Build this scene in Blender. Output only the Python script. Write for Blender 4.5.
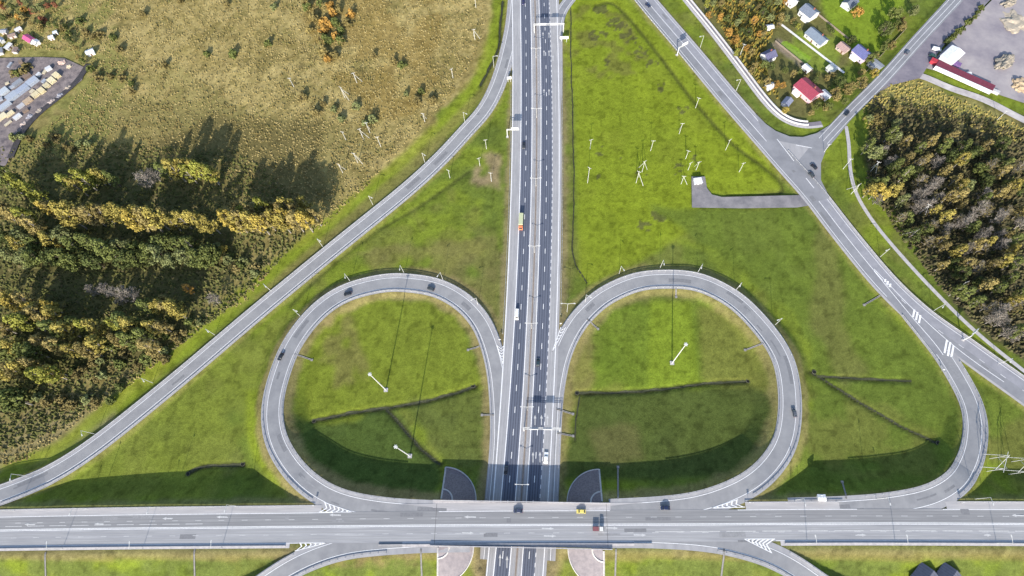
import bpy, bmesh, math, random
import numpy as np
from mathutils import Vector, Matrix, noise as mnoise
R = math.radians
for o in list(bpy.data.objects): bpy.data.objects.remove(o)
scene = bpy.context.scene
col = scene.collection
random.seed(7); rng = np.random.default_rng(7)

# ------------------------------------------------------------------ camera, sky, sun, exposure
H = 320.0; F = 590.0; NAD = (540.0, 540.0)          # drone height (m), focal length (px), where straight down falls
dn = Vector((NAD[0]-512, -(NAD[1]-288), -F)).normalized()
upw = -dn                                            # world up in camera axes
ny = (Vector((0, 1, 0)) - upw*upw.dot(Vector((0, 1, 0)))).normalized()
nx = ny.cross(upw)
RW = Matrix((nx, ny, upw))                           # camera axes -> world axes
cam_d = bpy.data.cameras.new('camera'); cam = bpy.data.objects.new('camera', cam_d); col.objects.link(cam)
cam.matrix_world = Matrix.Translation((0, 0, H)) @ RW.to_4x4()
cam_d.sensor_width = 36; cam_d.lens = F/1024*36; cam_d.clip_start = 1; cam_d.clip_end = 9000
scene.camera = cam

def P(u, v, z=0.0):
    """survey point: the photograph's pixel taken down to height z"""
    d = RW @ Vector((u-512, -(v-288), -F))
    t = (z-H)/d.z
    return Vector((d.x*t, d.y*t, z))
RWn = np.array(RW)
def to_px(X, Y, Z=0.0):
    p = np.stack([X, Y, np.zeros_like(X)+Z-H], -1) @ RWn      # = RW^T p
    return 512+F*p[..., 0]/-p[..., 2], 288-F*p[..., 1]/-p[..., 2]

SUN_EL = 25.0
sh = P(673, 227)-P(672, 358); sh.normalize()         # direction shadows fall
tosun = Vector((-sh.x*math.cos(R(SUN_EL)), -sh.y*math.cos(R(SUN_EL)), math.sin(R(SUN_EL))))
sd = bpy.data.lights.new('sun', 'SUN'); sd.energy = 4.35; sd.angle = R(0.5); sd.color = (1.0, 0.93, 0.83)
so = bpy.data.objects.new('sun', sd); col.objects.link(so); so.rotation_euler = tosun.to_track_quat('Z', 'Y').to_euler(); so.location = (0, 0, 400)
w = bpy.data.worlds.new('World'); scene.world = w; w.use_nodes = True
nt = w.node_tree; bgn = nt.nodes['Background']; sk = nt.nodes.new('ShaderNodeTexSky'); sk.sky_type = 'NISHITA'
sk.sun_disc = False; sk.sun_elevation = R(SUN_EL); sk.sun_rotation = math.atan2(tosun.x, tosun.y)
nt.links.new(sk.outputs[0], bgn.inputs[0]); bgn.inputs[1].default_value = 0.15
scene.view_settings.view_transform = 'Standard'; scene.view_settings.look = 'None'
scene.view_settings.exposure = 0.9; scene.view_settings.gamma = 1
scene.view_settings.use_curve_mapping = False
scene.cycles.max_bounces = 5

# ------------------------------------------------------------------ materials
def mat(name, c, c2=None, scale=1.0, rough=0.85, metal=0.0, bump=0.0, attr=None, amp=0.25, detail=4, island=None, stretch=None, spec=0.3, objrand=0.0, emis=None):
    m = bpy.data.materials.new(name); m.use_nodes = True; t = m.node_tree; n = t.nodes; L = t.links
    b = n['Principled BSDF']; b.inputs['Roughness'].default_value = rough; b.inputs['Metallic'].default_value = metal
    b.inputs['Specular IOR Level'].default_value = spec
    tc = n.new('ShaderNodeTexCoord'); src = tc.outputs['Object']
    if stretch:
        mp = n.new('ShaderNodeMapping'); mp.inputs['Scale'].default_value = stretch; L.new(src, mp.inputs[0]); src = mp.outputs[0]
    nz = n.new('ShaderNodeTexNoise'); nz.inputs['Scale'].default_value = scale; nz.inputs['Detail'].default_value = detail; nz.inputs['Roughness'].default_value = 0.65
    L.new(src, nz.inputs['Vector'])
    if island:      # leaf by leaf colour
        g = n.new('ShaderNodeNewGeometry'); r = n.new('ShaderNodeValToRGB'); L.new(g.outputs['Random Per Island'], r.inputs[0])
        els = r.color_ramp.elements
        while len(els) < len(island): els.new(0.5)
        for i, cc in enumerate(island): els[i].position = i/(len(island)-1); els[i].color = (*cc, 1)
        out = r.outputs[0]
    elif attr:
        a = n.new('ShaderNodeAttribute'); a.attribute_name = attr; out = a.outputs['Color']
    else:
        r = n.new('ShaderNodeValToRGB'); r.color_ramp.elements[0].position = 0.35; r.color_ramp.elements[1].position = 0.65
        r.color_ramp.elements[0].color = (*c, 1); r.color_ramp.elements[1].color = (*(c2 or [x*(1-amp) for x in c]), 1)
        L.new(nz.outputs['Fac'], r.inputs[0]); out = r.outputs[0]
    if attr:
        last = out
        for s2, a2 in ((scale, amp), (scale*0.22, amp*0.7), (scale*4, amp*1.3)):
            q = n.new('ShaderNodeTexNoise'); q.inputs['Scale'].default_value = s2; q.inputs['Detail'].default_value = 5; q.inputs['Roughness'].default_value = 0.7
            L.new(src, q.inputs['Vector'])
            mr = n.new('ShaderNodeMapRange'); mr.inputs[1].default_value = 0.3; mr.inputs[2].default_value = 0.7
            mr.inputs[3].default_value = 1-a2; mr.inputs[4].default_value = 1+a2; L.new(q.outputs['Fac'], mr.inputs[0])
            mx = n.new('ShaderNodeVectorMath'); mx.operation = 'SCALE'; L.new(last, mx.inputs[0]); L.new(mr.outputs[0], mx.inputs['Scale']); last = mx.outputs[0]
        out = last
    if objrand:
        oi = n.new('ShaderNodeObjectInfo'); mr = n.new('ShaderNodeMapRange'); mr.inputs[3].default_value = 1-objrand; mr.inputs[4].default_value = 1+objrand
        L.new(oi.outputs['Random'], mr.inputs[0])
        mx = n.new('ShaderNodeVectorMath'); mx.operation = 'SCALE'; L.new(out, mx.inputs[0]); L.new(mr.outputs[0], mx.inputs['Scale']); out = mx.outputs[0]
    L.new(out, b.inputs['Base Color'])
    if bump:
        bp = n.new('ShaderNodeBump'); bp.inputs['Strength'].default_value = bump; bp.inputs['Distance'].default_value = 0.4
        L.new(nz.outputs['Fac'], bp.inputs['Height']); L.new(bp.outputs[0], b.inputs['Normal'])
    return m

M = {}
M['ground'] = mat('ground_cover', (0, 0, 0), attr='zone', scale=0.55, amp=0.20, bump=0.55, rough=1, spec=0.05)
M['asphalt_dark'] = mat('dark_asphalt', (0.088, 0.100, 0.135), (0.120, 0.132, 0.170), scale=0.5, stretch=(1, .06, 1), rough=0.8)
M['asphalt_mid'] = mat('grey_asphalt', (0.240, 0.243, 0.260), (0.180, 0.183, 0.198), scale=0.10, detail=9, rough=0.85)
M['asphalt_ramp'] = mat('ramp_asphalt', (0.205, 0.206, 0.216), (0.262, 0.262, 0.268), scale=0.14, detail=8, rough=0.85)
M['asphalt_light'] = mat('pale_worn_asphalt', (0.335, 0.33, 0.338), (0.26, 0.257, 0.268), scale=0.25, detail=8, stretch=(1, .25, 1), rough=0.9)
M['asphalt_cross_n'] = mat('crossing_asphalt', (0.255, 0.255, 0.260), (0.195, 0.196, 0.203), scale=0.55, detail=10, stretch=(.07, 1, 1), rough=0.85)
M['asphalt_cross_s'] = mat('crossing_pale_asphalt', (0.335, 0.335, 0.345), (0.240, 0.242, 0.255), scale=0.55, detail=10, stretch=(.07, 1, 1), rough=0.85)
M['shoulder'] = mat('gravel_shoulder', (0.37, 0.36, 0.365), (0.31, 0.30, 0.305), scale=0.5, stretch=(.1, 1, 1), rough=0.95, bump=0.3)
M['concrete'] = mat('concrete', (0.44, 0.42, 0.42), (0.33, 0.32, 0.33), scale=0.6, rough=0.9)
M['sunlit_pink_paving'] = mat('pinkish_sunlit_paving', (0.27, 0.24, 0.245), (0.20, 0.18, 0.19), scale=0.5, rough=0.9)  # lighter cone paving for the sunlit south side
M['shaded_paving'] = mat('shaded_slope_paving', (0.20, 0.17, 0.17), (0.12, 0.10, 0.11), scale=1.4, rough=0.9, bump=0.4)  # darker cone paving for the north side, its shade put into the colour
M['paint'] = mat('road_paint', (0.80, 0.80, 0.80), (0.62, 0.62, 0.63), scale=1.2, rough=0.6)
M['metal'] = mat('galvanised_steel', (0.55, 0.55, 0.56), (0.42, 0.42, 0.44), scale=1, rough=0.45, metal=0.35)
M['whitepole'] = mat('pale_pole', (0.60, 0.60, 0.58), (0.48, 0.48, 0.47), scale=1, rough=0.6)
M['gravelyard'] = mat('yard_gravel', (0.34, 0.31, 0.31), (0.21, 0.19, 0.215), scale=0.05, detail=10, rough=0.95, bump=0.2)
M['dirt'] = mat('dirt_track', (0.50, 0.47, 0.45), (0.33, 0.30, 0.30), scale=0.15, detail=8, rough=0.95)
M['oldroad'] = mat('old_asphalt', (0.22, 0.20, 0.225), (0.13, 0.12, 0.15), scale=0.09, detail=9, rough=0.9)
M['bark'] = mat('bark', (0.35, 0.32, 0.28), (0.18, 0.16, 0.14), scale=3, rough=0.9)
M['darkbark'] = mat('dark_bark', (0.14, 0.11, 0.09), (0.09, 0.07, 0.06), scale=3, rough=0.9)
M['glass'] = mat('vehicle_glass', (0.02, 0.025, 0.03), rough=0.1, spec=0.6)
M['rubber'] = mat('tyre_rubber', (0.02, 0.02, 0.02), rough=0.8)
M['winglass'] = mat('window_glass', (0.04, 0.05, 0.07), rough=0.15, spec=0.6)
M['lamp'] = mat('lens', (0.8, 0.8, 0.75), rough=0.2)
M['redlamp'] = mat('red_lens', (0.5, 0.02, 0.02), rough=0.3)
def simple(k, c, **kw):
    if k not in M: M[k] = mat(k, c, **kw)
    return M[k]

# ------------------------------------------------------------------ object helpers
def tag(o, label=None, cat=None, group=None, kind=None):
    if label: o['label'] = label
    if cat: o['category'] = cat
    if group: o['group'] = group
    if kind: o['kind'] = kind
    return o
def mesh_obj(name, verts, faces, m, parent=None, smooth=False):
    me = bpy.data.meshes.new(name); me.from_pydata([tuple(v) for v in verts], [], faces); me.materials.append(m)
    if smooth:
        me.polygons.foreach_set('use_smooth', [True]*len(me.polygons))
    me.update(); o = bpy.data.objects.new(name, me); col.objects.link(o)
    if parent: o.parent = parent
    return o
def empty(name, loc, rz=0.0):
    o = bpy.data.objects.new(name, None); col.objects.link(o); o.location = loc; o.rotation_euler = (0, 0, rz); o.empty_display_size = 1
    return o
class MB:
    def __init__(s): s.v = []; s.f = []
    def add(s, vs, fs):
        k = len(s.v); s.v += [tuple(a) for a in vs]; s.f += [tuple(i+k for i in f) for f in fs]; return s
    def box(s, c, d, rz=0.0, taper=1.0):
        x, y, z = d[0]/2, d[1]/2, d[2]/2; vs = []
        ca, sa = math.cos(rz), math.sin(rz)
        for sz, t in ((-1, 1.0), (1, taper)):
            for sx, sy in ((-1, -1), (1, -1), (1, 1), (-1, 1)):
                px, py = sx*x*t, sy*y*t
                vs.append((c[0]+px*ca-py*sa, c[1]+px*sa+py*ca, c[2]+sz*z))
        return s.add(vs, [(3, 2, 1, 0), (4, 5, 6, 7), (0, 1, 5, 4), (1, 2, 6, 5), (2, 3, 7, 6), (3, 0, 4, 7)])
    def tube(s, a, b, r0, r1=None, n=6):
        a = Vector(a); b = Vector(b); r1 = r0 if r1 is None else r1
        d = (b-a).normalized(); q = Vector((0, 0, 1)) if abs(d.z) < .9 else Vector((1, 0, 0))
        e = d.cross(q).normalized(); g = d.cross(e); vs = []
        for c, r in ((a, r0), (b, r1)):
            for i in range(n):
                t = 2*math.pi*i/n; vs.append(c+e*(r*math.cos(t))+g*(r*math.sin(t)))
        fs = [(i, (i+1) % n, n+(i+1) % n, n+i) for i in range(n)]+[tuple(range(n-1, -1, -1)), tuple(range(n, 2*n))]
        return s.add(vs, fs)
    def prism(s, prof, y0, y1, inset=None):
        """profile in x,z extruded along y"""
        n = len(prof); vs = [(x, y0, z) for x, z in prof]+[(x, y1, z) for x, z in prof]
        fs = [tuple(range(n)), tuple(range(2*n-1, n-1, -1))]+[(i, n+i, n+(i+1) % n, (i+1) % n) for i in range(n)]
        return s.add(vs, fs)
    def build(s, name, m, parent=None, smooth=False): return mesh_obj(name, s.v, s.f, m, parent, smooth)
ORD = ['first', 'second', 'third', 'fourth', 'fifth', 'sixth', 'seventh', 'eighth', 'ninth', 'tenth', 'eleventh', 'twelfth', 'thirteenth', 'fourteenth', 'fifteenth', 'sixteenth', 'seventeenth', 'eighteenth', 'nineteenth', 'twentieth',
       'twenty-first', 'twenty-second', 'twenty-third', 'twenty-fourth', 'twenty-fifth', 'twenty-sixth', 'twenty-seventh', 'twenty-eighth', 'twenty-ninth', 'thirtieth']

# ------------------------------------------------------------------ road geometry
def catmull(pts, step=2.0):
    pts = [Vector(p) for p in pts]; out = []
    P2 = [pts[0]*2-pts[1]]+pts+[pts[-1]*2-pts[-2]]
    for i in range(1, len(P2)-2):
        a, b, c, d = P2[i-1:i+3]; n = max(2, int((c-b).length/step))
        for k in range(n):
            t = k/n
            out.append(0.5*((2*b)+(c-a)*t+(2*a-5*b+4*c-d)*t*t+(3*b-a-3*c+d)*t*t*t))
    out.append(P2[-2]); return out
def smooth_line(L, n=6):
    L = [p.copy() for p in L]
    for _ in range(n):
        L = [L[0]]+[(L[i-1]+2*L[i]+L[i+1])/4 for i in range(1, len(L)-1)]+[L[-1]]
    return L
def centre(ctrl):
    return smooth_line(catmull([P(u, v, z) for u, v, z in ctrl]), 8)
def normals(L):
    out = []
    for i in range(len(L)):
        t = L[min(i+1, len(L)-1)]-L[max(i-1, 0)]; t.z = 0; t.normalize(); out.append(Vector((-t.y, t.x, 0)))
    return out
def ribbon(name, L, o0, o1, dz, m, parent=None, kind='structure'):
    N = normals(L); vs = []
    f = (lambda o, i: o(i/(len(L)-1)) if callable(o) else o)
    for i, p in enumerate(L):
        vs += [p+N[i]*f(o0, i)+Vector((0, 0, dz)), p+N[i]*f(o1, i)+Vector((0, 0, dz))]
    o = mesh_obj(name, vs, [(2*i+1, 2*i, 2*i+2, 2*i+3) for i in range(len(L)-1)], m, parent)
    if kind and not parent: o['kind'] = kind
    return o
def arcl(L):
    s = [0.0]
    for i in range(1, len(L)): s.append(s[-1]+(L[i]-L[i-1]).length)
    return s
def at_s(L, S, s):
    s = max(0, min(S[-1]-1e-6, s)); i = max(1, int(np.searchsorted(S, s))); t = (s-S[i-1])/(S[i]-S[i-1]); return L[i-1].lerp(L[i], t)
def dashes(name, L, off, dz, on, gap, wd, parent, s0=0, s1=None):
    S = arcl(L); N = normals(L); OL = [p+n*off for p, n in zip(L, N)]
    S = arcl(OL); s = s0; mb = MB(); s1 = s1 or S[-1]
    while s+on < s1:
        q = [at_s(OL, S, s+on*k/2) for k in range(3)]
        n2 = normals(q); z = Vector((0, 0, dz)); vs = []
        for a, b in zip(q, n2): vs += [a+b*wd/2+z, a-b*wd/2+z]
        mb.add(vs, [(0, 1, 3, 2), (2, 3, 5, 4)]); s += on+gap
    return mb.build(name, simple('worn_paint', (.52, .52, .52), amp=.3, scale=2) if 'cross' in parent.name else M['paint'], parent)
def line(name, L, off, dz, wd, parent): return ribbon(name, L, off-wd/2, off+wd/2, dz, M['paint'], parent, None)
def polygon(name, px, z, m, kind='structure', zf=None, parent=None):
    pts = [P(u, v, z) for u, v in px]; c = sum(pts, Vector())/len(pts)
    bm = bmesh.new(); vs = [bm.verts.new(p) for p in pts]; f = bm.faces.new(vs)
    if f.normal.z < 0: f.normal_flip()
    bm.normal_update()
    if bm.faces[:][0].normal.z < 0: bmesh.ops.reverse_faces(bm, faces=bm.faces[:])
    bmesh.ops.triangulate(bm, faces=bm.faces[:]); me = bpy.data.meshes.new(name); bm.to_mesh(me); bm.free(); me.materials.append(m)
    o = bpy.data.objects.new(name, me); col.objects.link(o)
    if parent: o.parent = parent
    elif kind: o['kind'] = kind
    return o

Z = 7.5
ROADS = {}
def road(key, ctrl, hw, emb=True):
    L = centre(ctrl)
    if 'cross' in ROADS:      # a ramp takes the crossing road's height where it joins it
        for p in L:
            if p.z > .9:
                q = min(ROADS['cross']['L'], key=lambda a_: (a_.xy-p.xy).length); d = (q.xy-p.xy).length
                k = max(0, min(1, (26-d)/9)); p.z = p.z*(1-k)+q.z*k
    ROADS[key] = dict(L=L, hw=hw, emb=emb); return L
CR = road('cross', [(-140, 533.5, 2.5), (0, 530.5, 4.5), (130, 528.5, 6.5), (256, 527.3, Z), (380, 526, Z), (512, 525, Z), (700, 524.4, Z), (860, 523.5, Z), (1024, 524, 6), (1180, 525, 4)], 11.0)
LD = road('west_ramp', [(-120, 520, 2), (-50, 511, 2), (0, 497, 1.6), (45, 477, 1.2), (93, 447, .8), (172, 384, .3), (256, 313, 0), (330, 252, 0), (404, 192, 0), (440, 159, 0), (466, 131, 0), (483, 112, 0), (494, 93, 0), (502, 72, 0), (508, 50, 0), (513, 25, 0), (516, -5, 0), (519, -45, 0)], 5.2)
LL = road('west_loop', [(491, 560, 0), (496.5, 500, 0), (500, 460, 0), (501.5, 430, 0), (500, 395, 0), (497, 369, 0), (491, 345, 0), (481, 322, 0), (463, 302, 0), (438, 288, .1), (410, 283, .4), (383, 283, .8), (345, 293, 1.6), (316, 313, 2.4), (292, 344, 3.3), (278, 379, 4.2), (272, 410, 5), (276, 440, 5.8), (293, 469, 6.6), (318, 491, Z), (345, 503, Z), (384, 510, Z), (430, 513, Z), (480, 514, Z)], 5.7)
RL = road('east_loop', [(543, 560, 0), (546.5, 500, 0), (548, 470, 0), (550, 430, 0), (552, 400, 0), (554.5, 382, 0), (559, 360, 0), (566, 341, 0), (577, 322, 0), (592, 306, 0), (608, 294, 0), (636, 282, .3), (665, 279, .6), (699, 282, 1.2), (735, 300, 2), (764, 329, 2.8), (782, 356, 3.6), (789, 384, 4.4), (790, 415, 5.1), (785, 443, 5.8), (770, 467, 6.5), (750, 484, 7.2), (728, 495, Z), (700, 504, Z), (665, 509, Z), (610, 512, Z)], 5.7)
RR = road('east_ramp', [(905, 305, 0), (925, 330, 0), (941, 350, 0), (953, 368, .3), (964, 387, .8), (972, 404, 1.5), (976, 424, 2.3), (974, 448, 3.3), (967, 468, 4.3), (955, 483, 5.2), (932, 497, 6.2), (895, 505, 6.9), (850, 509, 7.2), (790, 511, Z)], 5.6)
DD = road('diagonal', [(560, -110, 0), (600, -58, 0), (646, 0, 0), (686, 47, 0), (727, 96, 0), (768, 143, 0), (790, 168, 0), (814, 195, 0), (845, 235, 0), (885, 283, 0), (922, 318, 0), (961, 346, 0), (1000, 374, 0), (1024, 391, 0), (1080, 432, 0), (1150, 480, 0)], 6.6)
SR = road('side', [(797, 172, 0), (815, 150, 0), (851, 111, 0), (883, 79, 0), (918, 40, 0), (955, 0, 0), (1000, -50, 0)], 5.0)
TR = road('north_ramp', [(555, 110, 0), (556.5, 80, 0), (556.5, 50, 0), (557, 28, 0), (561, 12, 0), (570, -1, 0), (582, -14, 0), (600, -30, 0)], 3.6)
SWR = road('south_west_ramp', [(470, 539, Z), (420, 540, Z), (375, 543, Z), (345, 547, Z), (318, 555, 7.2), (292, 567, 6.8), (265, 584, 6.2), (220, 615, 5), (150, 660, 3)], 5.3)
SER = road('south_east_ramp', [(600, 535, Z), (650, 535, Z), (700, 538, Z), (735, 544, Z), (768, 554, 7.2), (795, 568, 6.8), (820, 585, 6.2), (860, 612, 5), (930, 655, 3)], 5.3)
FP = road('footpath', [(846, 126, -.4), (849, 145, -.4), (850, 168, -.4), (856, 193, -.5), (872, 220, -.6), (893, 246, -.6), (918, 274, -.6), (942, 299, -.6), (964, 321, -.6), (990, 344, -.6), (1024, 371, -.6), (1070, 408, -.6)], 1.3)
FR = road('frontage', [(650, -45, -.2), (686, 0, -.2), (712, 32, -.2), (738, 66, -.2), (762, 98, -.2), (778, 115, -.2), (792, 123, -.2), (808, 126, -.2), (822, 124, -.2)], 2.6)

# motorway edges at successive picture rows
rows = [0, 48, 96, 144, 192, 240, 288, 336, 384, 432, 480, 560]
edge = {'L0': [511.5, 512, 512, 511.7, 510.5, 508.5, 506.5, 504, 501, 497.5, 494, 487],
        'L1': [520.5, 520.8, 521, 520.7, 520, 518.5, 516, 514, 510.5, 506.5, 502, 495.5],
        'L2': [530.5, 531.5, 532, 531.8, 531, 530, 528.5, 526.5, 523, 519.8, 517, 510.5],
        'R1': [539, 540.3, 541, 541, 540.3, 539.3, 538, 536, 533, 530.5, 528, 522.5],
        'R2': [549, 550.7, 552, 552.5, 552.2, 551.5, 550, 548.7, 546.3, 543.8, 542, 535],
        'R4': [559, 560, 561, 561.8, 561.8, 561.3, 560, 559, 557, 554.5, 552, 547.5]}
EP = {}
for k, us in edge.items():
    q = [P(u, v) for u, v in zip(us, rows)]; EP[k] = np.polyfit([p.y for p in q], [p.x for p in q], 3)
Y0 = P(520, 560).y; Y1 = P(530, 0).y
def hx(k, y):
    if isinstance(k, tuple): return hx(k[0], y)*(1-k[2])+hx(k[1], y)*k[2]
    yc = min(max(y, Y0), Y1); p = EP[k]; return float(np.polyval(p, yc)+np.polyval(np.polyder(p), yc)*(y-yc))
HY = list(np.arange(-260, 620, 4.0))
def hline(k, off=0.0): return [Vector((hx(k, y)+off, y, 0)) for y in HY]
ROADS['motorway'] = dict(L=hline(('L0', 'R4', .5)), hw=16.0, emb=True)

# ------------------------------------------------------------------ terrain
bx0, bx1 = P(425, 500, Z).x, P(618, 500, Z).x        # ends of the bridge
bx0 = P(441, 500, Z).x; bx1 = P(602, 500, Z).x
step = 1.3
xs = np.arange(-430, 430+step, step); ys = np.arange(-90, 425+step, step)
xs = np.concatenate([[-6000, -3000, -1500, -800, -560], xs, [560, 800, 1500, 3000, 6000]])
ys = np.concatenate([[-6000, -2500, -900, -400, -200], ys, [520, 700, 1200, 2500, 6000]])
X, Y = np.meshgrid(xs, ys)
def vnoise(X, Y, sc, seed=0, oct=4):
    out = np.zeros_like(X); amp = 1; tot = 0
    for o in range(oct):
        r = np.random.default_rng(seed*31+o); g = r.random((256, 256)); fx = X/sc+1000.3; fy = Y/sc+1000.7
        ix = np.floor(fx).astype(int); iy = np.floor(fy).astype(int); tx = fx-ix; ty = fy-iy; tx = tx*tx*(3-2*tx); ty = ty*ty*(3-2*ty)
        a = g[ix % 256, iy % 256]; b = g[(ix+1) % 256, iy % 256]; c = g[ix % 256, (iy+1) % 256]; d = g[(ix+1) % 256, (iy+1) % 256]
        out += amp*((a*(1-tx)+b*tx)*(1-ty)+(c*(1-tx)+d*tx)*ty); tot += amp; amp *= .5; sc /= 2
    return out/tot
base = -1.0+0.5*(vnoise(X, Y, 40, 1)-.5)
Hh = base.copy(); cap = np.full_like(X, 1e9)
def window(p, rad):
    i0, i1 = np.searchsorted(xs, [p.x-rad, p.x+rad]); j0, j1 = np.searchsorted(ys, [p.y-rad, p.y+rad]); return slice(j0, j1), slice(i0, i1)
for key, r in ROADS.items():
    for n_, p in enumerate(r['L']):
        onbridge = key in ('cross', 'west_loop', 'east_loop', 'south_west_ramp', 'south_east_ramp') and p.z > 6.5 and bx0 < p.x < bx1
        rad = r['hw']+(p.z+2)*2.7+3; w_ = window(p, rad)
        d = np.hypot(X[w_]-p.x, Y[w_]-p.y)
        if not onbridge:
            sl = np.where((Y[w_] < p.y), 2.6, 1.75) if key in ('cross', 'south_west_ramp', 'south_east_ramp') else 1.75
            Hh[w_] = np.maximum(Hh[w_], p.z-.14-np.maximum(0, d-r['hw']-.6)/sl)
        cap[w_] = np.where(d < r['hw']+1.0, np.minimum(cap[w_], p.z-.14), cap[w_])
Hh = np.minimum(Hh, cap)
# ditches
DITCH = [([(571, 8), (571, 60), (573, 130), (574, 205), (573, 255), (587, 283)], .8, .45), ([(312, 421), (350, 413), (384, 408), (430, 400), (476, 386)], 1.6, 1.0),
         ([(386, 409), (405, 430), (420, 448), (440, 464)], 1.7, 1.1), ([(576, 393), (640, 391), (700, 384), (748, 381)], 1.4, 1.0),
         ([(812, 372), (860, 402), (900, 425), (938, 443)], 1.3, .8), ([(818, 376), (870, 379), (912, 381)], 1.3, .8),
         ([(188, 473), (205, 466), (243, 465)], 1.6, 1.0), ([(503, 0), (500, 25), (499, 45), (492, 62), (480, 85)], 1.5, .9), ([(492, 140), (494, 210), (496, 262)], 1.0, .3),
         ([(596, 4), (612, 2), (630, 18), (660, 55), (690, 95), (730, 140), (760, 163), (778, 178), (783, 188), (774, 194), (730, 196)], 2.2, .6), ([(470, 170), (420, 205), (370, 235), (320, 275), (290, 305)], 2.2, .5),
         ([(575, 440), (577, 410), (580, 396)], .8, .5)]
dmask = np.zeros_like(X)
for pts, wd, dep in DITCH:
    for p in catmull([P(u, v) for u, v in pts], 1.0):
        w_ = window(p, wd*3); d = np.hypot(X[w_]-p.x, Y[w_]-p.y)
        g = np.exp(-(d/(wd*.9))**2)
        dmask[w_] = np.maximum(dmask[w_], g*min(1, dep))
Hh -= dmask*1.0*(Hh < 1.0)*(cap > 1e8)
def ground_z(x, y):
    i = int(np.clip(np.searchsorted(xs, x)-1, 0, len(xs)-2)); j = int(np.clip(np.searchsorted(ys, y)-1, 0, len(ys)-2))
    tx = (x-xs[i])/(xs[i+1]-xs[i]); ty = (y-ys[j])/(ys[j+1]-ys[j])
    return float((Hh[j, i]*(1-tx)+Hh[j, i+1]*tx)*(1-ty)+(Hh[j+1, i]*(1-tx)+Hh[j+1, i+1]*tx)*ty)
def on_ground(u, v, it=3):
    z = 0
    for _ in range(it): p = P(u, v, z); z = ground_z(p.x, p.y)
    return P(u, v, z)

# ground colours: what grows or lies where, with tree shade painted in north of the wood
U, V = to_px(X, Y, -0.8)
wu = U+(vnoise(X, Y, 22, 5)-.5)*26; wv = V+(vnoise(X, Y, 22, 6)-.5)*26
def inpoly(px, U=None, V=None, soft=False):
    U = wu if U is None else U; V = wv if V is None else V
    inside = np.zeros(U.shape, bool); n = len(px)
    for i in range(n):
        x1, y1 = px[i]; x2, y2 = px[(i+1) % n]
        c = ((y1 > V) != (y2 > V)) & (U < (x2-x1)*(V-y1)/((y2-y1) or 1e-9)+x1); inside ^= c
    return inside
def blur(A, n=1):
    for _ in range(n):
        A = (A+np.roll(A, 1, 0)+np.roll(A, -1, 0)+np.roll(A, 1, 1)+np.roll(A, -1, 1))/5
    return A
C = np.zeros(X.shape+(3,))
def zone(mask, c, a=1.0, bl=2):
    mk = blur(mask.astype(float), bl)[..., None]*a; C[:] = C*(1-mk)+np.array(c)*mk
n1 = vnoise(X, Y, 45, 2); n2 = vnoise(X, Y, 9, 3); n3 = vnoise(X, Y, 3, 4, 3); n4 = vnoise(X, Y, 18, 8); n5 = vnoise(X, Y, 14, 9, 5)
G_BR = (.172, .212, .018); G_MID = (.110, .142, .022); G_DK = (.058, .078, .020); G_OL = (.150, .138, .042); BROWN = (.165, .120, .055); TAN = (.315, .252, .110); OCH = (.190, .150, .055)
C[:] = G_MID
zone(n1 > .48, G_BR, .5, 3); zone(n2 > .56, G_DK, .28, 1); zone(n4 > .6, G_OL, .35, 2)
# meadow west of the ramp
mead = [(-500, -200), (500, -200), (492, 30), (476, 70), (440, 118), (405, 155), (372, 190), (330, 228), (300, 245), (255, 300), (200, 330), (150, 380), (95, 420), (40, 460), (-40, 490), (-600, 600)]
mk = inpoly(mead); zone(mk, TAN, 1, 2)
zone(mk & (n2 > .52), (.19, .155, .06), .5, 1); zone(mk & (n5 > .55), (.16, .138, .048), .5, 1); zone(mk & (n1 > .56), OCH, .5, 3); zone(mk & (n3 > .62), (.33, .27, .13), .4, 0); zone(mk & (n3 < .38), (.12, .105, .04), .5, 0); zone(mk & (n2 < .36), (.31, .25, .115), .5, 1); zone(inpoly([(300, -20), (440, -20), (440, 60), (420, 110), (390, 120), (350, 90), (310, 60)]) & (n4 > .42), (.20, .14, .045), .6, 3); zone(mk & inpoly([(-50, 90), (180, 70), (260, 130), (100, 170), (-50, 180)]) & (n4 > .42), (.17, .155, .055), .45, 2)
zone(mk & inpoly([(-200, 95), (60, 100), (110, 95), (250, 110), (360, 130), (330, 230), (200, 330), (60, 460), (-300, 600)]), (.160, .140, .055), .6, 4)
zone(inpoly([(30, 150), (130, 150), (200, 118), (320, 122), (325, 200), (230, 205), (30, 175)]), (.095, .080, .034), .7, 5)  # tree shade north of the wood, painted into the meadow colour
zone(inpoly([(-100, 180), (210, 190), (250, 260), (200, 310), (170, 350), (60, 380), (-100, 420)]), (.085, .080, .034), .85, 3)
zone(inpoly([(-100, -20), (110, -20), (130, 90), (90, 150), (-80, 170)]) & (n2 > .4), (.14, .155, .045), .55, 2)
zone(inpoly([(40, 400), (110, 390), (120, 420), (60, 450), (0, 475), (0, 430)]), (.22, .185, .10), .75, 2)
# verge greens beside the ramp
zone(inpoly([(498, -60), (512, -60), (506, 45), (488, 80), (455, 125), (410, 165), (330, 232), (150, 385), (60, 455), (0, 480), (0, 465), (60, 440), (140, 370), (320, 222), (400, 155), (440, 118), (474, 75), (490, 30)], U, V), G_BR, .8, 3)
zone(inpoly([(507, 0), (511, 60), (488, 92), (412, 176), (340, 235), (258, 302), (250, 300), (335, 225), (405, 165), (480, 88), (500, 50)], U, V), OCH, .55, 2)
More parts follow.
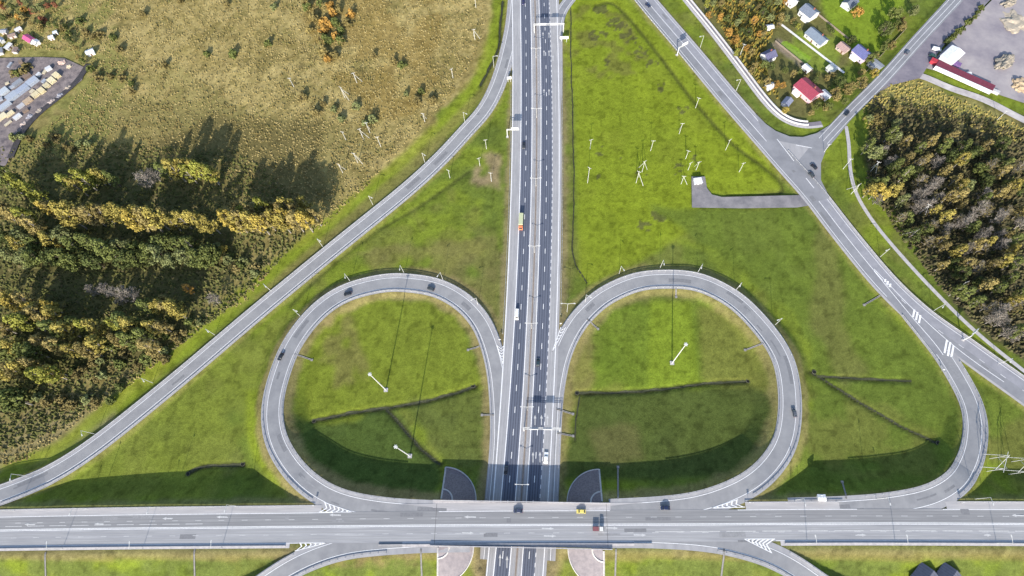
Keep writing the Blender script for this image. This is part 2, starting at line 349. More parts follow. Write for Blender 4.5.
# east of the motorway
zone(inpoly([(563, -10), (620, -10), (770, 160), (786, 190), (700, 196), (692, 230), (640, 262), (590, 285), (578, 275), (574, 100), (563, 60)], U, V), (.172, .212, .014), .75, 3)
zone(inpoly([(562, -20), (573, -20), (572, 290), (561, 300)], U, V) & (n2 > .42), G_OL, .55, 2)
zone(inpoly([(575, 5), (620, 5), (655, 70), (600, 80), (575, 60)], U, V) & (n2 > .58), (.12, .11, .03), .6, 1)
wd_ = np.zeros(X.shape, bool)
for u_, v_, r_ in ((597, 12, 7), (600, 35, 8), (614, 26, 7), (621, 34, 6), (640, 52, 7), (652, 62, 5), (663, 84, 5), (679, 108, 5), (598, 150, 5), (604, 60, 5), (630, 44, 5), (676, 170, 6), (700, 160, 5), (640, 172, 6), (620, 158, 4), (600, 180, 5), (650, 225, 6), (660, 215, 5)): wd_ |= (np.hypot((wu-u_), (wv-v_)*1.2) < r_) & (n3 > .46)
zone(wd_, (.075, .07, .03), .75, 0)
zone(inpoly([(650, 205), (800, 205), (860, 270), (900, 320), (940, 365), (965, 420), (955, 470), (900, 495), (810, 495), (810, 350), (790, 310), (730, 265)]), (.092, .124, .020), .8, 3)
zone(inpoly([(815, 215), (835, 230), (850, 290), (835, 330), (870, 380), (840, 390), (810, 330), (820, 270)]), BROWN, .3, 4)
zone(inpoly([(800, 385), (880, 400), (940, 440), (920, 480), (830, 480), (800, 440)]) & (n2 > .45), (.125, .125, .03), .5, 2)
zone(inpoly([(565, 350), (600, 300), (612, 310), (600, 350), (585, 395), (565, 440)]), OCH, .55, 3)
zone(inpoly([(600, 305), (750, 300), (772, 370), (750, 382), (590, 392), (590, 340)]), (.112, .155, .018), .85, 2)
zone(inpoly([(650, 300), (690, 300), (700, 385), (648, 388)], U, V), (.165, .215, .02), .8, 2)
zone(inpoly([(700, 305), (770, 330), (780, 420), (740, 400), (700, 380)]), (.15, .14, .035), .6, 3)
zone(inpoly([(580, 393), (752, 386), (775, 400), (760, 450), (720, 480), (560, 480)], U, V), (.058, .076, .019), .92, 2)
zone(inpoly([(590, 425), (640, 420), (650, 460), (600, 462)]), BROWN, .28, 3)
# inside the west loop
zone(inpoly([(300, 330), (380, 295), (450, 310), (492, 380), (480, 400), (300, 425), (290, 380)]), (.140, .168, .020), .9, 2)
zone(inpoly([(310, 330), (350, 320), (370, 380), (320, 400)]) & (n2 > .45), BROWN, .45, 2)
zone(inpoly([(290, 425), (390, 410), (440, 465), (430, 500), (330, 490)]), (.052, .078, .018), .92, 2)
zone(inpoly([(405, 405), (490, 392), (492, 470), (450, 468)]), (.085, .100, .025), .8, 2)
# west field
zone(inpoly([(160, 400), (290, 310), (262, 430), (300, 500), (50, 500)]) & (n1 > .42), (.140, .162, .026), .7, 3)
zone(inpoly([(340, 250), (440, 240), (500, 245), (500, 330), (460, 290), (400, 272), (340, 280)]) & (n4 > .45), BROWN, .4, 2)
zone(inpoly([(470, 145), (500, 140), (500, 190), (470, 190)]) & (n2 > .5), (.3, .2, .13), .6, 2)
zone(inpoly([(246, 390), (262, 390), (264, 450), (285, 490), (255, 460), (246, 430)], U, V), (.17, .21, .018), .8, 2)
# slopes south of the crossing road
zone((V > 549) & (V < 560), OCH, .75, 1); zone((V >= 560) & (n2 > .45), (.105, .128, .03), .8, 1)
zone((V > 549) & (V < 566) & (U > 280) & (U < 420) & (n3 > .45), BROWN, .7, 1)
# loop banks: dry brownish band beside the ramps
for key, wdt, c_, a_ in (('west_loop', 4.5, (.22, .17, .075), .75), ('east_loop', 4.5, (.22, .18, .07), .7), ('motorway', 3.5, (.215, .17, .085), .75), ('west_ramp', 2.0, (.2, .165, .06), .6), ('diagonal', 2.5, (.2, .17, .06), .6), ('east_ramp', 1.5, (.2, .18, .05), .6), ('cross', 2.5, (.2, .17, .08), .5)):
    r = ROADS[key]; m_ = np.zeros(X.shape, bool)
    for p in r['L'][::2]:
        w_ = window(p, r['hw']+wdt+2); d = np.hypot(X[w_]-p.x, Y[w_]-p.y); m_[w_] |= d < r['hw']+wdt*(.55+.9*n2[w_])
    zone(m_, c_, a_, 1)
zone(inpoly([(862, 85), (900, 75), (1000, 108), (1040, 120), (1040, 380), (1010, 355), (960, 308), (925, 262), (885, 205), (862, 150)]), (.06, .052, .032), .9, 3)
zone(inpoly([(885, 82), (915, 76), (990, 108), (1024, 122), (1024, 140), (940, 112), (900, 108), (880, 120)]), (.25, .22, .07), .8, 2)
zone(inpoly([(690, -60), (800, -60), (850, 60), (800, 125), (770, 105), (690, 5)]), (.12, .11, .04), .9, 3)
zone(inpoly([(795, 30), (850, 40), (830, 75), (790, 60)], U, V), (.17, .22, .03), .8, 2)
zone(inpoly([(812, -30), (900, -60), (905, 5), (880, 55), (862, 62), (830, 30)], U, V), (.16, .22, .02), .95, 2)
zone(inpoly([(772, 45), (778, 38), (810, 60), (802, 68)], U, V), (.22, .17, .14), .7, 1)
zone(inpoly([(780, 44), (786, 40), (812, 58), (805, 64)], U, V), (.19, .32, .02), .7, 0)
zone(inpoly([(975, 445), (1040, 395), (1040, 500), (985, 500)]) & (n2 > .4), (.14, .13, .035), .5, 2)
mk_ = np.clip((dmask-.2)/.5, 0, 1)[..., None]*.93; C[:] = C*(1-mk_)+np.array((.035, .037, .014))*mk_
C *= (0.86+0.28*vnoise(X, Y, 5, 12, 3))[..., None]
C *= (0.90+0.20*vnoise(X, Y*.12, 3.2, 21, 3))[..., None]*(0.93+0.14*vnoise(X*.15, Y, 4, 22, 3))[..., None]
C *= np.where(vnoise(X, Y, 2.6, 23, 2) > .68, .74, 1.0)[..., None]
mm_ = blur(inpoly(mead).astype(float), 2)[..., None]; C *= np.array((.98, 1.0, 1.05))*(1-mm_)+np.array((1.04, 1.03, .92))*mm_
nxs, nys = len(xs), len(ys)
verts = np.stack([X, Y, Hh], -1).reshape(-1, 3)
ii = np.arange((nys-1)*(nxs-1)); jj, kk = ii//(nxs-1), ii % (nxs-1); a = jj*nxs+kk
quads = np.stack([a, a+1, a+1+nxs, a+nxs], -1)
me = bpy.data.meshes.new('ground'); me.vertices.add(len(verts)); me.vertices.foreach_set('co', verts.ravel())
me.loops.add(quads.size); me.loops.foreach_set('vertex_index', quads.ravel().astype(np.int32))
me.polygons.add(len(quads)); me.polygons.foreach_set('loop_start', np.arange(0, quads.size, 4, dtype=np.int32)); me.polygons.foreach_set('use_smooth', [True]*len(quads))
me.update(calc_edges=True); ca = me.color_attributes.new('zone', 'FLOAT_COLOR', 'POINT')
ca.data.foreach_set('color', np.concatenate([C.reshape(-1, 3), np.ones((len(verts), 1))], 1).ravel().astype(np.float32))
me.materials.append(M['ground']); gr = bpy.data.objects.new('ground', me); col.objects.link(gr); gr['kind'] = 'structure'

def ditch_bed(pts, wd, i):
    L = smooth_line(catmull([P(u, v, -.9) for u, v in pts], .8), 3); N = normals(L); vs = []
    for k, (p, q) in enumerate(zip(L, N)):
        a_ = wd*.42*(1+.9*(mnoise.noise(p*.33)))+.1; b_ = wd*.42*(1+.9*(mnoise.noise(p*.33+Vector((50, 0, 0)))))+.1; sh_ = q*(.5*mnoise.noise(p*.12+Vector((0, 90, 0))))
        for m_ in (a_, 0, -b_):
            x = p+q*m_+sh_; vs.append((x.x, x.y, ground_z(x.x, x.y)+.07))
    fs = [(3*k+1+j, 3*k+j, 3*k+3+j, 3*k+4+j) for k in range(len(L)-1) for j in (0, 1)]
    o = mesh_obj('ditch_bed', vs, fs, simple('ditch_mud', (.022, .024, .013), c2=(.042, .048, .020), scale=.9, rough=.7)); o['kind'] = 'structure'
for i_, (pts, wd, dep) in enumerate(DITCH):
    if dep >= .45 and wd < 2: ditch_bed(pts, wd*(.9 if dep > .7 else .8), i_)
# ------------------------------------------------------------------ motorway
def hstrip(name, a, b, m, dz=0.0, oa=0, ob=0, parent=None, y0=-1e9, y1=1e9):
    hy = [y for y in HY if y0 <= y <= y1]; vs = []
    for y in hy: vs += [(hx(a, y)+oa, y, dz), (hx(b, y)+ob, y, dz)]
    o = mesh_obj(name, vs, [(2*i, 2*i+1, 2*i+3, 2*i+2) for i in range(len(hy)-1)], m, parent)
    if not parent: o['kind'] = 'structure'
    return o
hstrip('motorway_outer_lane', 'L0', 'L1', M['asphalt_light'])
mw1 = hstrip('motorway_carriageway', 'L1', 'L2', M['asphalt_dark'])
med = hstrip('motorway_median', 'L2', 'R1', M['asphalt_light'])
mw2 = hstrip('motorway_carriageway', 'R1', 'R2', M['asphalt_dark'])
hstrip('motorway_outer_lane', 'R2', 'R4', M['asphalt_light'])
for k, o_ in (('L0', .5), ('L1', 0), ('L2', 0)): hstrip('edge_line', k, k, M['paint'], .012, o_-.22, o_+.22, mw1)
for k, o_ in (('R1', 0), ('R4', -1.6)): hstrip('edge_line', k, k, M['paint'], .012, o_-.2, o_+.2, mw2)
dashes('lane_dashes', hline(('L1', 'L2', .48)), 0, .012, 3.4, 8.6, .32, mw1)
dashes('lane_dashes', hline(('R1', 'R2', .5)), 0, .012, 3.4, 8.6, .32, mw2)
dashes('short_dashes', hline('R2'), 0, .012, 2.0, 2.6, .3, mw2)
hstrip('median_seam', ('L2', 'R1', .45), ('L2', 'R1', .6), simple('median_soil', (.24, .20, .17), scale=.6), .01, parent=med)
# arrows painted on the east carriageway
def arrow(px, py, parent, z=0.014, L=5.5, dirv=None, w_=.22):
    p = P(px, py, z-.014 if z < 1 else z); d = dirv or Vector((0, 1, 0)); n = Vector((d.y, -d.x, 0)); mb = MB()
    q = lambda a, b: (p.x+d.x*a+n.x*b, p.y+d.y*a+n.y*b, p.z+.014)
    mb.add([q(-L/2, -w_), q(-L/2, w_), q(L*.15, w_), q(L*.15, -w_)], [(0, 1, 2, 3)]); mb.add([q(L*.152, -.7), q(L*.152, .7), q(L/2, 0)], [(0, 1, 2)])
    return mb.build('painted_arrow', simple('worn_paint', (.52, .52, .52), amp=.3, scale=2), parent)
for u, v in ((535, 420), (541.5, 420), (547.5, 420), (533, 457), (540, 457), (543, 35), (549, 35), (544, 53), (549, 53), (553, 58), (544, 92), (549, 92), (500, 560), (507, 562)): arrow(u, v, mw2 if u > 520 else mw1)

# ------------------------------------------------------------------ crossing road, ramps, side roads
# across the crossing road: left of its direction (north) is positive
def pxoff(u, v, z, L=CR):     # signed offset of a pixel from a centre line
    p = P(u, v, z); best = min(range(len(L)), key=lambda i: (L[i].xy-p.xy).length); N = normals(L); return (p-L[best]).dot(N[best])
on_ = pxoff(512, 503, Z); os_ = pxoff(512, 546.5, Z)
def crx(u, L=CR, z=Z):
    x = P(u, 525, z).x; return min(range(len(L)), key=lambda i: abs(L[i].x-x))/len(L)
def part_of(L, u0, u1): return L[int(round(crx(u0)*len(L))):int(round(crx(u1)*len(L)))+1]
cr = ribbon('crossing_road', CR, pxoff(512, 526, Z), pxoff(512, 510.5, Z), .02, M['asphalt_cross_n'])
crs = ribbon('crossing_road_south_lanes', CR, pxoff(512, 542, Z), pxoff(512, 526, Z), .02, M['asphalt_cross_s'])
for u0, u1 in ((-400, 320), (400, 645), (748, 845), (953, 1500)): ribbon('crossing_road_verge', part_of(CR, u0, u1), (lambda t, u0=u0: on_-(on_-pxoff(512, 510.5, Z))*(min(1, t*3.2, (1-t)*3.2) if u0 == 400 else 1)), on_, .02, M['shoulder'])
for u0, u1 in ((-400, 294), (405, 632), (778, 1500)): ribbon('crossing_road_verge', part_of(CR, u0, u1), os_, pxoff(512, 542, Z), .02, M['concrete'])
cl = pxoff(512, 525, Z)
for o_ in (-.28, .28): line('centre_line', CR, cl+o_, .034, .26, cr)
for u0, u1 in ((-400, 330), (440, 610), (738, 860), (950, 1500)): line('edge_line', part_of(CR, u0, u1), pxoff(512, 511, Z), .034, .25, cr)
for u0, u1 in ((-400, 300), (405, 632), (772, 1500)): line('edge_line', part_of(CR, u0, u1), pxoff(512, 541.5, Z), .034, .2, crs)
dashes('lane_dashes', CR, pxoff(512, 517.6, Z), .034, 3, 9, .22, cr); dashes('lane_dashes', CR, pxoff(512, 533, Z), .034, 3, 9, .22, crs)
S_ = arcl(CR)
sA = min(range(len(CR)), key=lambda i: abs(CR[i].x-P(0, 525, Z).x)); sB = min(range(len(CR)), key=lambda i: abs(CR[i].x-P(225, 525, Z).x))
dashes('long_dashes', CR, pxoff(512, 521.0, Z), .034, 9, 3, .28, cr, S_[sA]-60, S_[sB])
sA = min(range(len(CR)), key=lambda i: abs(CR[i].x-P(655, 525, Z).x)); dashes('long_dashes', CR, pxoff(512, 532, Z), .034, 14, 3, .34, crs, S_[sA])
def cz(u): return float(np.interp(P(u, 525, Z).x, [q.x for q in CR], [q.z for q in CR]))
for u, v, s in ((335, 515, -1), (470, 517, -1), (168, 518.5, -1), (222, 517, -1), (548, 528.5, 1), (550, 536, 1), (860, 535, 1), (985, 535, 1), (640, 535, 1), (612, 528, 1), (468, 533, 1), (1018, 515.5, -1), (30, 524.5, -1), (100, 524, -1)):
    arrow(u, v, cr if v < 525 else crs, cz(u)+.034, 6, Vector((s, 0, 0)), .3)
trk = simple('tyre_polished_asphalt', (.185, .186, .192), c2=(.215, .216, .222), scale=.3, stretch=(.1, 1, 1)); trs = simple('tyre_polished_pale_asphalt', (.255, .255, .262), c2=(.295, .295, .30), scale=.3, stretch=(.1, 1, 1))
for v_, m_, pr in ((513.5, trk, cr), (516, trk, cr), (519.8, trk, cr), (522.3, trk, cr), (528.5, trs, crs), (531, trs, crs), (535.5, trs, crs), (538, trs, crs)): ribbon('tyre_track', CR, pxoff(512, v_, Z)-.28, pxoff(512, v_, Z)+.28, .028, m_, pr, None)
for f_, pr in ((.22, mw1), (.42, mw1), (.6, mw1), (.8, mw1)): hstrip('tyre_track', ('L1', 'L2', f_), ('L1', 'L2', f_), simple('dark_tyre_track', (.075, .085, .115)), .006, -.25, .25, pr); hstrip('tyre_track', ('R1', 'R2', f_), ('R1', 'R2', f_), simple('dark_tyre_track', (.075, .085, .115)), .006, -.25, .25, mw2)
for f_ in (.3, .62): hstrip('tyre_track', ('L0', 'L1', f_), ('L0', 'L1', f_), trs, .006, -.3, .3, mw1); hstrip('tyre_track', ('R2', 'R4', f_*.8), ('R2', 'R4', f_*.8), trs, .006, -.3, .3, mw2)
def patches(L, span, n, dz, pr, seed, cols=((.188, .190, .200), (.255, .256, .264), (.195, .197, .208))):
    rr_ = random.Random(seed)
    for i in range(n):
        a_ = rr_.randrange(4, len(L)-12); ln = rr_.randint(2, 8); o_ = rr_.uniform(*span); w_ = rr_.uniform(.6, 2.6); ci = rr_.randrange(len(cols)); ribbon('repair_patch', L[a_:a_+ln], o_, o_+w_, dz+.0015*i, simple('patch%d' % ci, cols[ci], amp=.2), pr, None)
patches(CR, (cl+1, cl+5), 9, .030, cr, 1); patches(CR, (cl-9, cl-3), 9, .030, crs, 2)
for x_ in (bx0-2, bx1+2):
    yy = sorted(((p.xy-Vector((x_, p.y))).length, p.y) for p in CR)[0][1]; mesh_obj('expansion_joint', [(x_-.1, yy+os_, Z+.062), (x_+.1, yy+os_, Z+.062), (x_+.1, yy+on_, Z+.062), (x_-.1, yy+on_, Z+.062)], [(0, 1, 2, 3)], simple('joint_rubber', (.12, .12, .125)), cr)
# hatched noses
def chevrons(name, tip, a, b, z, n, parent, wd=.7, dz=.04, z2=None):
    """stripes between two edge lines that meet at tip; a, b the far ends"""
    t = Vector(tip); mb = MB()
    for i in range(n):
        k0 = (i+1)/(n+.4); A = P(*(t+(Vector(a)-t)*k0), z); B = P(*(t+(Vector(b)-t)*k0), z); Mi = (A+B)/2; back = (P(*a, z)+P(*b, z))/2-P(*tip, z); back.normalize(); Mi = Mi-back*((A-B).length*.45)
        for s, e in ((A, Mi), (B, Mi)):
            w2 = back*wd; up = Vector((0, 0, dz)); mb.add([s+up, e+up, e+w2+up, s+w2+up], [(0, 1, 2, 3)])
    A, B, T = P(*a, z), P(*b, z), P(*tip, z)
    for s in (A, B):
        d = (s-T).normalized(); n_ = Vector((-d.y, d.x, 0))*.16; up = Vector((0, 0, dz+.004)); mb.add([T+n_+up, T-n_+up, s-n_+up, s+n_+up], [(0, 1, 2, 3)])
    return mb.build(name, M['paint'], parent)
def ramp(key, name, m, hw, lines=(), sh_in=None, dz=.05):
    L = ROADS[key]['L']; hw_ = hw-.3; ribbon(name+'_shoulder', L, -hw-1.4, hw+1.4, dz-.035, M['asphalt_light']); o = ribbon(name, L, min(lines)-.35, max(lines)+.35, dz, m)
    for k in lines: line('edge_line', L, k, dz+.02, .26, o)
    return o
o_ld = ramp('west_ramp', 'west_ramp', M['asphalt_ramp'], 4.3, (-3.1, 3.1), dz=-.03)
o_ll = ramp('west_loop', 'west_loop_ramp', M['asphalt_ramp'], 4.7, (-3.0, 3.6), dz=-.03)
o_rl = ramp('east_loop', 'east_loop_ramp', M['asphalt_ramp'], 4.7, (-3.6, 3.0), dz=-.03)
o_rr = ramp('east_ramp', 'east_ramp', M['asphalt_ramp'], 4.7, (-3.6, 3.0), dz=-.03)
o_tr = ramp('north_ramp', 'north_ramp', M['asphalt_mid'], 2.8, (-2.4, 2.4), dz=-.03)
o_sw = ramp('south_west_ramp', 'south_west_ramp', M['asphalt_ramp'], 4.5, (-3.3, 3.0), dz=-.03)
o_se = ramp('south_east_ramp', 'south_east_ramp', M['asphalt_ramp'], 4.5, (-3.3, 3.0), dz=-.03)
ribbon('diagonal_road_shoulder', DD, -7.6, 7.6, .0, M['shoulder'])
o_dd = ribbon('diagonal_road', DD, -6.3, 0.0, .03, M['asphalt_mid']); o_dd2 = ribbon('diagonal_road_east_lane', DD, 0.0, 6.3, .03, M['asphalt_light'])
M['asphalt_dside'] = mat('bleached_asphalt', (0.27, 0.27, 0.295), (0.215, 0.217, 0.24), scale=.2, detail=8)
o_dd2.data.materials[0] = M['asphalt_dside']
nD = min(range(len(DD)), key=lambda i: (DD[i]-P(885, 283)).length)
line('edge_line', DD[:nD], 0, .044, .3, o_dd); line('edge_line', DD[:nD+4], -5.3, .044, .25, o_dd); line('edge_line', DD, 5.3, .044, .25, o_dd); dashes('lane_dashes', DD[nD:], 0, .044, 3, 9, .2, o_dd)
o_sr = ribbon('side_road', SR, lambda t: -3.6-1.2*t, lambda t: 3.6+1.2*t, .055, M['asphalt_mid'])
nS = min(range(len(SR)), key=lambda i: (SR[i]-P(824, 141)).length)
for k in (0, 3.1, -3.1): line('edge_line', SR[nS:], k, .07, .22, o_sr)
for o_p, Lp, sp, n_ in ((o_ld, LD, (-2.6, 1), 12), (o_ll, LL[60:], (-2.6, 1), 9), (o_rl, RL[60:], (-2.6, 1), 9), (o_rr, RR, (-2.4, .5), 6)): patches(Lp, sp, n_, -.024, o_p, n_)
patches(DD, (-4.8, 2.5), 16, .034, o_dd, 5)
polygon('junction', [(755, 113), (766, 124), (776, 131), (790, 136.5), (803, 137), (817, 133), (836, 121), (850, 108), (856, 113), (838, 136), (826, 150), (821, 163), (821, 180), (830, 198), (812, 203), (790, 178), (768, 145)], .045, M['asphalt_mid'])
polygon('junction_island', [(779, 141), (800, 145), (811, 147), (798, 161)], .052, M['asphalt_light'])
jm = empty('junction_markings', (0, 0, 0)); jm['kind'] = 'structure'
for a_, b_ in (((777, 139), (794, 161)), ((796, 145), (812, 148)), ((806, 178), (814, 188))):
    A, B = P(*a_, .06), P(*b_, .06); d = (B-A).normalized(); n_ = Vector((-d.y, d.x, 0))*.18; mesh_obj('painted_line', [A+n_, A-n_, B-n_, B+n_], [(0, 1, 2, 3)], M['paint'], jm)
chevrons('hatching', (352, 512), (324, 502.3), (319, 512), Z+.03, 6, cr, .7, .06)
chevrons('hatching', (712, 508), (738, 499.5), (745, 507), Z+.03, 5, cr, .7, .06)
chevrons('hatching', (326, 543), (299, 543), (295, 551), Z, 5, crs, .7, .1)
chevrons('hatching', (744, 539), (775, 539), (772, 553), Z, 6, crs, .7, .1)
chevrons('hatching', (930, 508), (951, 498), (955, 504), 6.3, 4, cr, .6, .12)
chevrons('hatching', (552, 352), (561, 327), (566, 327), 0, 7, mw2, .5, .1)
chevrons('hatching', (503, 365), (497, 345), (504, 345), 0, 6, mw1, .5, .1)
gm = MB()
for A, B in (((885.5, 279), (885, 282)), ((888, 281), (887.3, 284.5)), ((890.5, 283.5), (890, 287)), ((914.5, 309.5), (913, 317)), ((917.5, 312), (916, 320)), ((920.5, 315), (919, 323)), ((947, 340), (944.5, 353)), ((950.3, 342), (947.8, 356)), ((953.6, 345.5), (951, 359))):
    A = P(*A, .1); B = P(*B, .1); d = (B-A).normalized(); n_ = Vector((-d.y, d.x, 0))*.5; gm.add([A+n_, A-n_, B-n_, B+n_], [(3, 2, 1, 0)])
gm.build('hatching', M['paint'], o_dd)
polygon('ramp_gore', [(868, 272), (880, 290), (900, 313), (925, 340), (945, 372), (958, 392), (966, 388), (962, 372), (957, 360), (953, 352), (930, 330), (900, 300)], .036, M['asphalt_mid'])
for seg in (((874, 269), (913, 309), (948, 341), (975, 362), (1004, 382)), ((874, 271), (912, 317), (936, 345), (950, 366), (961, 389))):
    line('gore_line', smooth_line(catmull([P(u, v, 0) for u, v in seg]), 3), 0, .06, .3, o_dd)
ribbon('footpath', FP, -1.1, 1.1, .03, M['concrete'])
ribbon('frontage_track', FR, -2.4, -.6, .03, M['concrete']); ribbon('frontage_lane', FR, -.6, 2.4, .03, M['oldroad'])
polygon('substation_pad', [(691.5, 176.5), (705, 176.5), (707, 188), (712, 194.5), (722, 197), (803, 195), (812, 205), (797, 207.5), (740, 208.3), (692, 207.5)], -.02, mat('pad_asphalt', (.24, .225, .23), (.14, .135, .145), scale=.14, detail=10, rough=.95))
polygon('gravel_yard', [(926, 68), (960, 32), (990, 2), (1040, -50), (1200, -50), (1200, 170), (1024, 103), (985, 90), (948, 74)], -.35, M['gravelyard'])
polygon('yard_apron', [(868, 98), (895, 70), (925, 34), (958, 0), (990, -35), (1035, -45), (985, 5), (945, 44), (928, 66), (920, 78), (892, 85)], -.08, M['oldroad'])
ribbon('dirt_track', centre([(905, 72, -.25), (925, 77, -.25), (950, 88, -.25), (985, 100, -.25), (1024, 120, -.25), (1080, 145, -.25)]), -2.6, 2.6, .05, M['dirt'])
polygon('depot_yard', [(-60, 60), (0, 58), (40, 57), (64, 58), (86, 68), (82, 80), (62, 96), (44, 110), (28, 126), (14, 146), (6, 165), (-60, 200)], -.42, mat('depot_soil', (.24, .20, .19), (.095, .082, .088), scale=.22, detail=12, rough=.95, bump=.3))
ribbon('depot_lane', centre([(88, 64, -.4), (78, 80, -.4), (58, 98, -.4), (40, 112, -.4), (22, 132, -.4), (10, 158, -.4)]), -2.2, 2.2, .05, simple('wet_mud', (.06, .055, .06), amp=.4, scale=.5))
# terrain under the yards must lie below them
co = np.empty(len(verts)*3); gr.data.vertices.foreach_get('co', co); co = co.reshape(-1, 3)
for pl, z_ in (([(-80, 50), (70, 50), (95, 66), (85, 85), (0, 180), (-80, 230)], -.6), ([(860, 105), (895, 65), (960, -10), (1050, -60), (1220, -60), (1220, 190), (1024, 125), (905, 82)], -.5), ([(686, 172), (712, 172), (716, 190), (818, 190), (818, 213), (686, 213)], -.2), ([(750, 105), (800, 130), (835, 115), (862, 105), (830, 150), (828, 180), (838, 200), (805, 210)], -.12)):
    mm = inpoly(pl, U, V).ravel(); co[mm, 2] = np.minimum(co[mm, 2], z_)
gr.data.vertices.foreach_set('co', co.ravel()); gr.data.update(); Hh = co[:, 2].reshape(X.shape)

# ------------------------------------------------------------------ bridge
br = empty('road_bridge', ((bx0+bx1)/2, 0, 0)); tag(br, 'concrete overpass carrying the crossing road over the motorway', 'bridge')
ox = -(bx0+bx1)/2
sel = [p for p in CR if bx0-6 < p.x < bx1+6]
yN = sel[len(sel)//2].y+on_+.5; yS = sel[len(sel)//2].y+os_-.5
def bpart(mb, nm, m): o = mb.build(nm, m, br); return o
mb = MB(); mb.box(((bx0+bx1)/2+ox, (yN+yS)/2, Z-.85), (bx1-bx0+8, yN-yS-.8, 1.66)); bpart(mb, 'deck', M['concrete'])
for s, y in (('n', yN), ('s', yS)):
    mb = MB(); mb.box((0, y, Z+.35), (bx1-bx0+8, .4, 1.7)); bpart(mb, 'parapet', M['concrete'])
ux = [hx('L0', 0)-3, hx(('L2', 'R1', .5), 0), hx('R4', 0)+3]
for x in ux:
    for k in range(4):
        mb = MB(); mb.tube((x+ox, yS+2+k*(yN-yS-4)/3, -.9), (x+ox, yS+2+k*(yN-yS-4)/3, Z-2.6), .55, n=10); bpart(mb, 'pier', M['concrete'])
    mb = MB(); mb.box((x+ox, (yN+yS)/2, Z-2.15), (1.3, yN-yS-2, .9)); bpart(mb, 'pier_cap', M['concrete'])
for x in (bx0, bx1):
    mb = MB(); mb.box((x+ox, (yN+yS)/2, Z/2-1.2), (1.6, yN-yS-2.5, Z-.6)); bpart(mb, 'abutment', M['concrete'])
# paved quarter cones
def cone(name, cx, cy, sx, sy, rad, m, label):
    root = empty(name, (cx, cy, 0)); vs = []; fs = []; nr, na = 14, 18
    def zz(x, y): return ground_z(cx+x, cy+y)
    for i in range(nr+1):
        for j in range(na+1):
            r_ = rad*(.05+.95*i/nr); t = math.pi/2*j/na; x, y = sx*r_*math.cos(t), sy*r_*math.sin(t)
            z0 = max(-.9, Z-.5-max(0, r_-.6)/(1.85 if sy > 0 else 2.3)); vs.append((x, y, max(z0, zz(x, y)+.12)))
    for i in range(nr):
        for j in range(na):
            q = (i*(na+1)+j, i*(na+1)+j+1, (i+1)*(na+1)+j+1, (i+1)*(na+1)+j); fs.append(q if sx*sy < 0 else q[::-1])
    mesh_obj('paving', vs, fs, m, root, True)
    kb = MB()
    def kerb(pts, w_=.55):
        for a_, b_ in zip(pts, pts[1:]):
            d = Vector(b_)-Vector(a_); kb.tube(Vector(a_), Vector(b_), w_, n=4)
    kerb([vs[nr*(na+1)+j] for j in range(na+1)], .34); kerb([vs[i*(na+1)+na] for i in range(nr+1)], .42); kerb([vs[4*(na+1)+j] for j in range(na+1)], .5)
    kb.build('kerb', simple('sunlit_kerb', (.55, .52, .50)) if sy < 0 else M['concrete'], root); tag(root, label, 'slope paving'); return root  # kerb colour made paler on the sunlit south side
cone('cone_paving', bx0, yN, 1, 1, 17, M['shaded_paving'], 'dark paved quarter cone in shade northwest of the overpass')
cone('cone_paving', bx1, yN, -1, 1, 17, M['shaded_paving'], 'dark paved quarter cone in shade northeast of the overpass')
cone('cone_paving', bx0, yS, 1, -1, 17, M['sunlit_pink_paving'], 'sunlit pinkish paved quarter cone southwest of the overpass')
cone('cone_paving', bx1, yS, -1, -1, 17, M['sunlit_pink_paving'], 'sunlit pinkish paved quarter cone southeast of the overpass')

# ------------------------------------------------------------------ guard rails
def guardrail(L, off, label, i0=0.0, i1=1.0, z0=0.05, skip=4.0, solid=False, posts=True):
    n = len(L); isr = L is not CR and not solid and abs(off) > 0; L = L[int(n*i0):max(int(n*i1), int(n*i0)+3)]; N = normals(L); Q = [p+q*off for p, q in zip(L, N)]
    if isr:      # a ramp's rail stops where the ramp joins another road
        runs = [[]]
        for p in Q:
            dc = min((a_.xy-p.xy).length for a_ in CR[::2]); inm = hx('L0', p.y)-.3 < p.x < hx('R4', p.y)+.3
            if dc > 12.2 and not inm: runs[-1].append(p)
            elif runs[-1]: runs.append([])
        Q = max(runs, key=len)
    o = Q[0].copy(); root = empty('guard_rail', o); mb = MB(); N = normals(Q)
    vs = []; fs = []; lo, hi = (0.0, .62) if solid else (.42, .78); th = .16 if solid else .07
    for p, q in zip(Q, N):
        p = p-o
        vs += [p+q*th+Vector((0, 0, z0+lo)), p+q*th+Vector((0, 0, z0+hi)), p-q*th+Vector((0, 0, z0+hi)), p-q*th+Vector((0, 0, z0+lo))]
    for i in range(len(Q)-1):
        for k in range(4): fs.append((4*i+k, 4*i+(k+1) % 4, 4*i+4+(k+1) % 4, 4*i+4+k))
    mesh_obj('rail', vs, fs, M['metal'] if not solid else M['concrete'], root)
    if posts:
        S = arcl(Q); s = 0; pb = MB()
        while s < S[-1]:
            p = at_s(Q, S, s)-o; pb.box((p.x, p.y, p.z+z0+.32), (.22, .22, .74)); s += skip
        po = pb.build('post', M['whitepole'], root)
        po['kind'] = 'stuff'
    tag(root, label, 'guard rail', 'guard rails along the roads'); return root
def hr(k, off, lab, y0, y1, **kw):
    L = [Vector((hx(k, y)+off, y, 0)) for y in HY if y0 <= y <= y1]; return guardrail(L, 0, lab, **kw)
yj = P(500, 340).y; yr = P(560, 322).y; yw = P(512, 60).y
hr('L0', -.7, 'steel guard rail on the west edge of the motorway between the two ramps', yj, yw-25, z0=0)
hr('R4', .7, 'steel guard rail on the east edge of the motorway beside the large field', yr+4, P(560, 60).y, z0=0)
